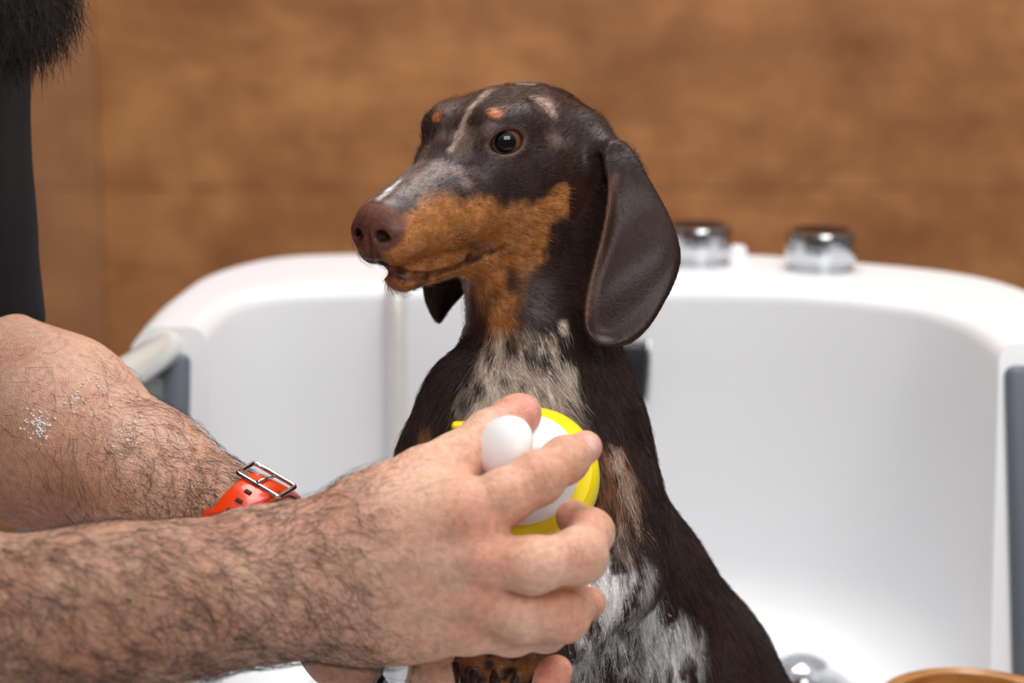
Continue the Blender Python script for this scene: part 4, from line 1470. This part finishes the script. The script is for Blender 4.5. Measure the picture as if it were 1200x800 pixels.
# seals on the column fronts
def seal(name, x, y_top, z_top, w, ht):
    bm = bmesh.new()
    n = 10
    z = z_top
    ax = np.array([[1, 0, 0], unit([0, .33, 1.0]), unit(np.cross([1, 0, 0], unit([0, .33, 1.0])))])
    c = np.array([x, y_top, z_top]) - ax[1] * ht / 2
    box_bm(bm, c, (w, ht, .014), ax, .0065, 3)
    return from_bm(name, bm, M['gasket'], tub, True, None, math.radians(40))


zs_l = ZR - .018
seal('door_seal', -.242, 1.394, zs_l, .024, .245)
seal('door_seal', .352, 1.337, ZR - .014, .026, .255)

# grab rails: out along the side, then down to the kerb
def rail(pts, rad):
    bm = bmesh.new(); tube_bm(bm, catmull(pts, 10), rad, 20)
    return from_bm('grab_rail', bm, M['rail'], tub, True, None, math.radians(50))


zr = Z0 - .302
rail([(-.246, 1.415, zr), (-.252, 1.37, zr), (-.262, 1.31, zr), (-.275, 1.26, zr - .002), (-.289, 1.225, zr - .02), (-.298, 1.205, zr - .06), (-.303, 1.20, zr - .12), (-.305, 1.20, ZF + .07)], .0125)
rail([(.357, 1.36, zr - .012), (.368, 1.32, zr - .012), (.388, 1.26, zr - .012), (.402, 1.22, zr - .02), (.415, 1.20, zr - .06), (.424, 1.20, zr - .12), (.427, 1.20, ZF + .07)], .0125)
# frosted side glass below each rail
def glass_mat():
    m, nt, b = mat_new('side_glass')
    b.inputs['Base Color'].default_value = (*lin((206, 216, 212)), 1)
    b.inputs['Transmission Weight'].default_value = .8; b.inputs['Roughness'].default_value = .25; b.inputs['IOR'].default_value = 1.2
    nz = N(nt, 'ShaderNodeTexNoise'); nz.inputs['Scale'].default_value = 40
    bp = N(nt, 'ShaderNodeBump'); bp.inputs['Strength'].default_value = .05
    nt.links.new(nz.outputs[0], bp.inputs['Height']); nt.links.new(bp.outputs[0], b.inputs['Normal'])
    return m


M['glass'] = glass_mat()
for (xa, ya, xb, yb) in ((-.250, 1.375, -.300, 1.205), (.366, 1.315, .421, 1.205)):
    bm = bmesh.new()
    d = unit([xb - xa, yb - ya, 0]); nn = np.array([-d[1], d[0], 0])
    L = math.hypot(xb - xa, yb - ya)
    zt = zr - .016; z0 = ZF + .08
    box_bm(bm, ((xa + xb) / 2, (ya + yb) / 2, (zt + z0) / 2), (L, .006, zt - z0), np.stack([d, nn, [0, 0, 1]]), .001, 1)
    from_bm('side_glass', bm, M['glass'], tub, False)

# control knobs on the rim
def knob(x, y, r, h):
    c = np.array([x, y, ZR])
    prof = [(0, .0), (r * .94, 0), (r * .96, h * .10), (r * .90, h * .14), (r * .90, h * .2)]
    k = lathe('control_knob', c, (0, 0, 1), prof + [(r * .97, h * .24), (r, h * .3), (r, h * .62), (r * .93, h * .66), (r * .93, h * .70),
                                                    (r, h * .74), (r, h * .86), (r * .96, h * .97), (r * .86, h), (r * .8, h * .985)], M['chrome'], tub, 56)
    return lathe('knob_cap', c, (0, 0, 1), [(r * .82, h * .96), (r * .80, h * 1.0), (r * .2, h * 1.01), (0, h * 1.01)], M['steel_dark'], k, 40), k


def rim_xy(px, py):
    hd = (400 - py) / FPX
    # intersect the sight line with the rim plane
    dz = CU[2] * hd + CD[2]
    d = (ZR - CAM[2]) / dz
    p = P(px, py, d)
    return p[0], p[1]


for px, py in ((961, 316), (817, 309)):
    x, y = rim_xy(px, py)
    knob(x, y, .0295, .034)
# low nozzle plate beside the left knob
x, y = rim_xy(858, 300)
bm = bmesh.new(); box_bm(bm, (x, y, ZR + .003), (.024, .02, .012), None, .003, 2)
from_bm('nozzle_plate', bm, M['tub'], tub)
# black shower holder on the back wall
pb = np.array([.096, 1.558, Z0 - .355])
bm = bmesh.new(); box_bm(bm, pb, (.024, .018, .046), None, .003, 2)
hb = from_bm('shower_holder', bm, M['black'], tub)
bm = bmesh.new(); box_bm(bm, pb + [.0135, .004, .0], (.004, .010, .050), None, .001, 1)
from_bm('holder_edge', bm, M['chrome'], hb)
# chrome drain stopper
def floor_xy(px, py):
    hd = (400 - py) / FPX
    d = (ZF - CAM[2]) / (CU[2] * hd + CD[2]); p = P(px, py, d)
    return p[0], p[1]


x, y = floor_xy(940, 803)
dr = lathe('drain_stopper', (x, y, ZF), (0, 0, 1), [(0, 0), (.030, 0), (.031, .003), (.025, .005), (.012, .006), (.010, .010), (.019, .013), (.0185, .018), (.012, .022), (0, .0235)], M['chrome'], tub, 40)

# ------------------------------------------------------------------ wooden bowl
def wood_mat():
    m, nt, b = mat_new('bowl_wood')
    tc = N(nt, 'ShaderNodeTexCoord')
    mp = N(nt, 'ShaderNodeMapping'); mp.inputs['Scale'].default_value = (1, 1, 6); nt.links.new(tc.outputs['Object'], mp.inputs[0])
    w = N(nt, 'ShaderNodeTexNoise'); w.inputs['Scale'].default_value = 40; w.inputs['Detail'].default_value = 5; nt.links.new(mp.outputs[0], w.inputs['Vector'])
    cr = N(nt, 'ShaderNodeValToRGB'); e = cr.color_ramp.elements
    e[0].position = .3; e[0].color = (*lin((150, 92, 40)), 1); e[1].position = .75; e[1].color = (*lin((206, 150, 84)), 1)
    nt.links.new(w.outputs[0], cr.inputs[0]); nt.links.new(cr.outputs[0], b.inputs['Base Color'])
    b.inputs['Roughness'].default_value = .35; b.inputs['Coat Weight'].default_value = .3
    return m


M['wood_bowl'] = wood_mat()
bc = P(1142, 822, 1.20)
R_, H_ = .057, bc[2] - ZF - .003
bowl = lathe('wooden_bowl', (bc[0], bc[1], ZF + .003), (0, 0, 1), [(0, .0), (R_ * .62, 0), (R_ * .70, .004), (R_ * .86, H_ * .35), (R_ * .97, H_ * .75), (R_ + .001, H_ - .003), (R_, H_), (R_ - .003, H_ + .0006), (R_ - .006, H_ - .002),
                                                          (R_ * .85, H_ * .7), (R_ * .74, H_ * .35), (R_ * .5, H_ * .12), (0, H_ * .09)], M['wood_bowl'], None, 72, (bc[0], bc[1], ZF))
tag(bowl, 'honey-coloured wooden bowl on the tub floor, only its rim in view', 'bowl')

# ------------------------------------------------------------------ shower hose
def hose_bm(path, r, pitch):
    path = np.asarray(path)
    s = arclen(path); n = int(s[-1] / pitch * 4)
    t = np.linspace(0, s[-1], n)
    pp = np.c_[[np.interp(t, s, path[:, i]) for i in range(3)]].T
    rad = r * (1 + .07 * np.sin(np.arange(n) * math.pi / 2))
    bm = bmesh.new(); tube_bm(bm, pp, rad, 12)
    return bm


hx, hy = -.0915, 1.552
top = np.array([hx, 1.575, ZR + .004])
hp = P(462, 788, .985)
pth = catmull([(hx, 1.60, ZR + .006), (hx, 1.572, ZR + .010), (hx, 1.553, ZR - .012), (hx, 1.549, ZR - .06), (hx - .0015, 1.547, ZR - .16), (hx - .004, 1.535, ZF + .07),
               (hx - .02, 1.49, ZF + .022), (hx - .05, 1.40, ZF + .009), (hx - .075, 1.28, ZF + .009), (hx - .06, 1.15, ZF + .02), (hx - .02, 1.05, ZF + .08),
               P(452, 870, .99), P(458, 818, .985)], 14)
hose = from_bm('shower_hose', hose_bm(pth, .0078, .0042), M['hose'], None, True, tuple(pth[0]))
tag(hose, 'silver ribbed shower hose hanging down the inside of the tub back wall', 'hose')
hd0 = P(458, 818, .985); hd1 = P(467, 770, .975); hd2 = P(520, 735, 1.0)
ax = unit(hd1 - hd0)
lathe('hose_nut', hd0 - ax * .004, ax, [(0, 0), (.0095, 0), (.010, .002), (.010, .016), (.0088, .018), (.0088, .021), (.0098, .022), (.0098, .034), (.008, .036), (0, .036)], M['chrome'], hose, 32)
# ================================================================== CAMERA, LIGHT
cam = bpy.data.cameras.new('camera'); cam.lens = 70; cam.sensor_width = 36.0; cam.sensor_fit = 'HORIZONTAL'
cam.clip_start = .02
cam.dof.use_dof = True; cam.dof.focus_distance = 1.03; cam.dof.aperture_fstop = 5.6
co = bpy.data.objects.new('camera', cam); COL.objects.link(co)
co.location = CAM; co.rotation_euler = (math.radians(90) - PITCH, 0, 0)
scene.camera = co


def area(name, loc, target, size, power, color=(1, 1, 1), sy=None):
    l = bpy.data.lights.new(name, 'AREA'); l.energy = power; l.color = color; l.size = size
    if sy: l.shape = 'RECTANGLE'; l.size_y = sy
    o = bpy.data.objects.new(name, l); COL.objects.link(o)
    o.location = loc
    o.rotation_euler = (Vector(target) - Vector(loc)).to_track_quat('-Z', 'Y').to_euler()
    return o


area('ceiling_light', (.25, 1.42, 2.75), (.1, 1.35, 1.0), 1.5, 30, (1, .985, .97), .9)
area('front_light', (.55, -.75, 2.35), (.05, 1.1, 1.25), 1.4, 21, (1, .985, .97), .8)
w = bpy.data.worlds.new('world'); scene.world = w; w.use_nodes = True
nt = w.node_tree; bg = nt.nodes['Background']
tc = N(nt, 'ShaderNodeTexCoord'); sx = N(nt, 'ShaderNodeSeparateXYZ'); nt.links.new(tc.outputs['Generated'], sx.inputs[0])
cr = N(nt, 'ShaderNodeValToRGB'); nt.links.new(sx.outputs['Z'], cr.inputs[0])
e = cr.color_ramp.elements
e[0].position = 0.0; e[0].color = (.20, .19, .18, 1)
e[1].position = .75; e[1].color = (1, .98, .95, 1)
x = e.new(.25); x.color = (.22, .215, .21, 1)
nt.links.new(cr.outputs[0], bg.inputs[0]); bg.inputs[1].default_value = .68
scene.view_settings.view_transform = 'Standard'
scene.view_settings.look = 'None'
scene.cycles.use_denoising = True
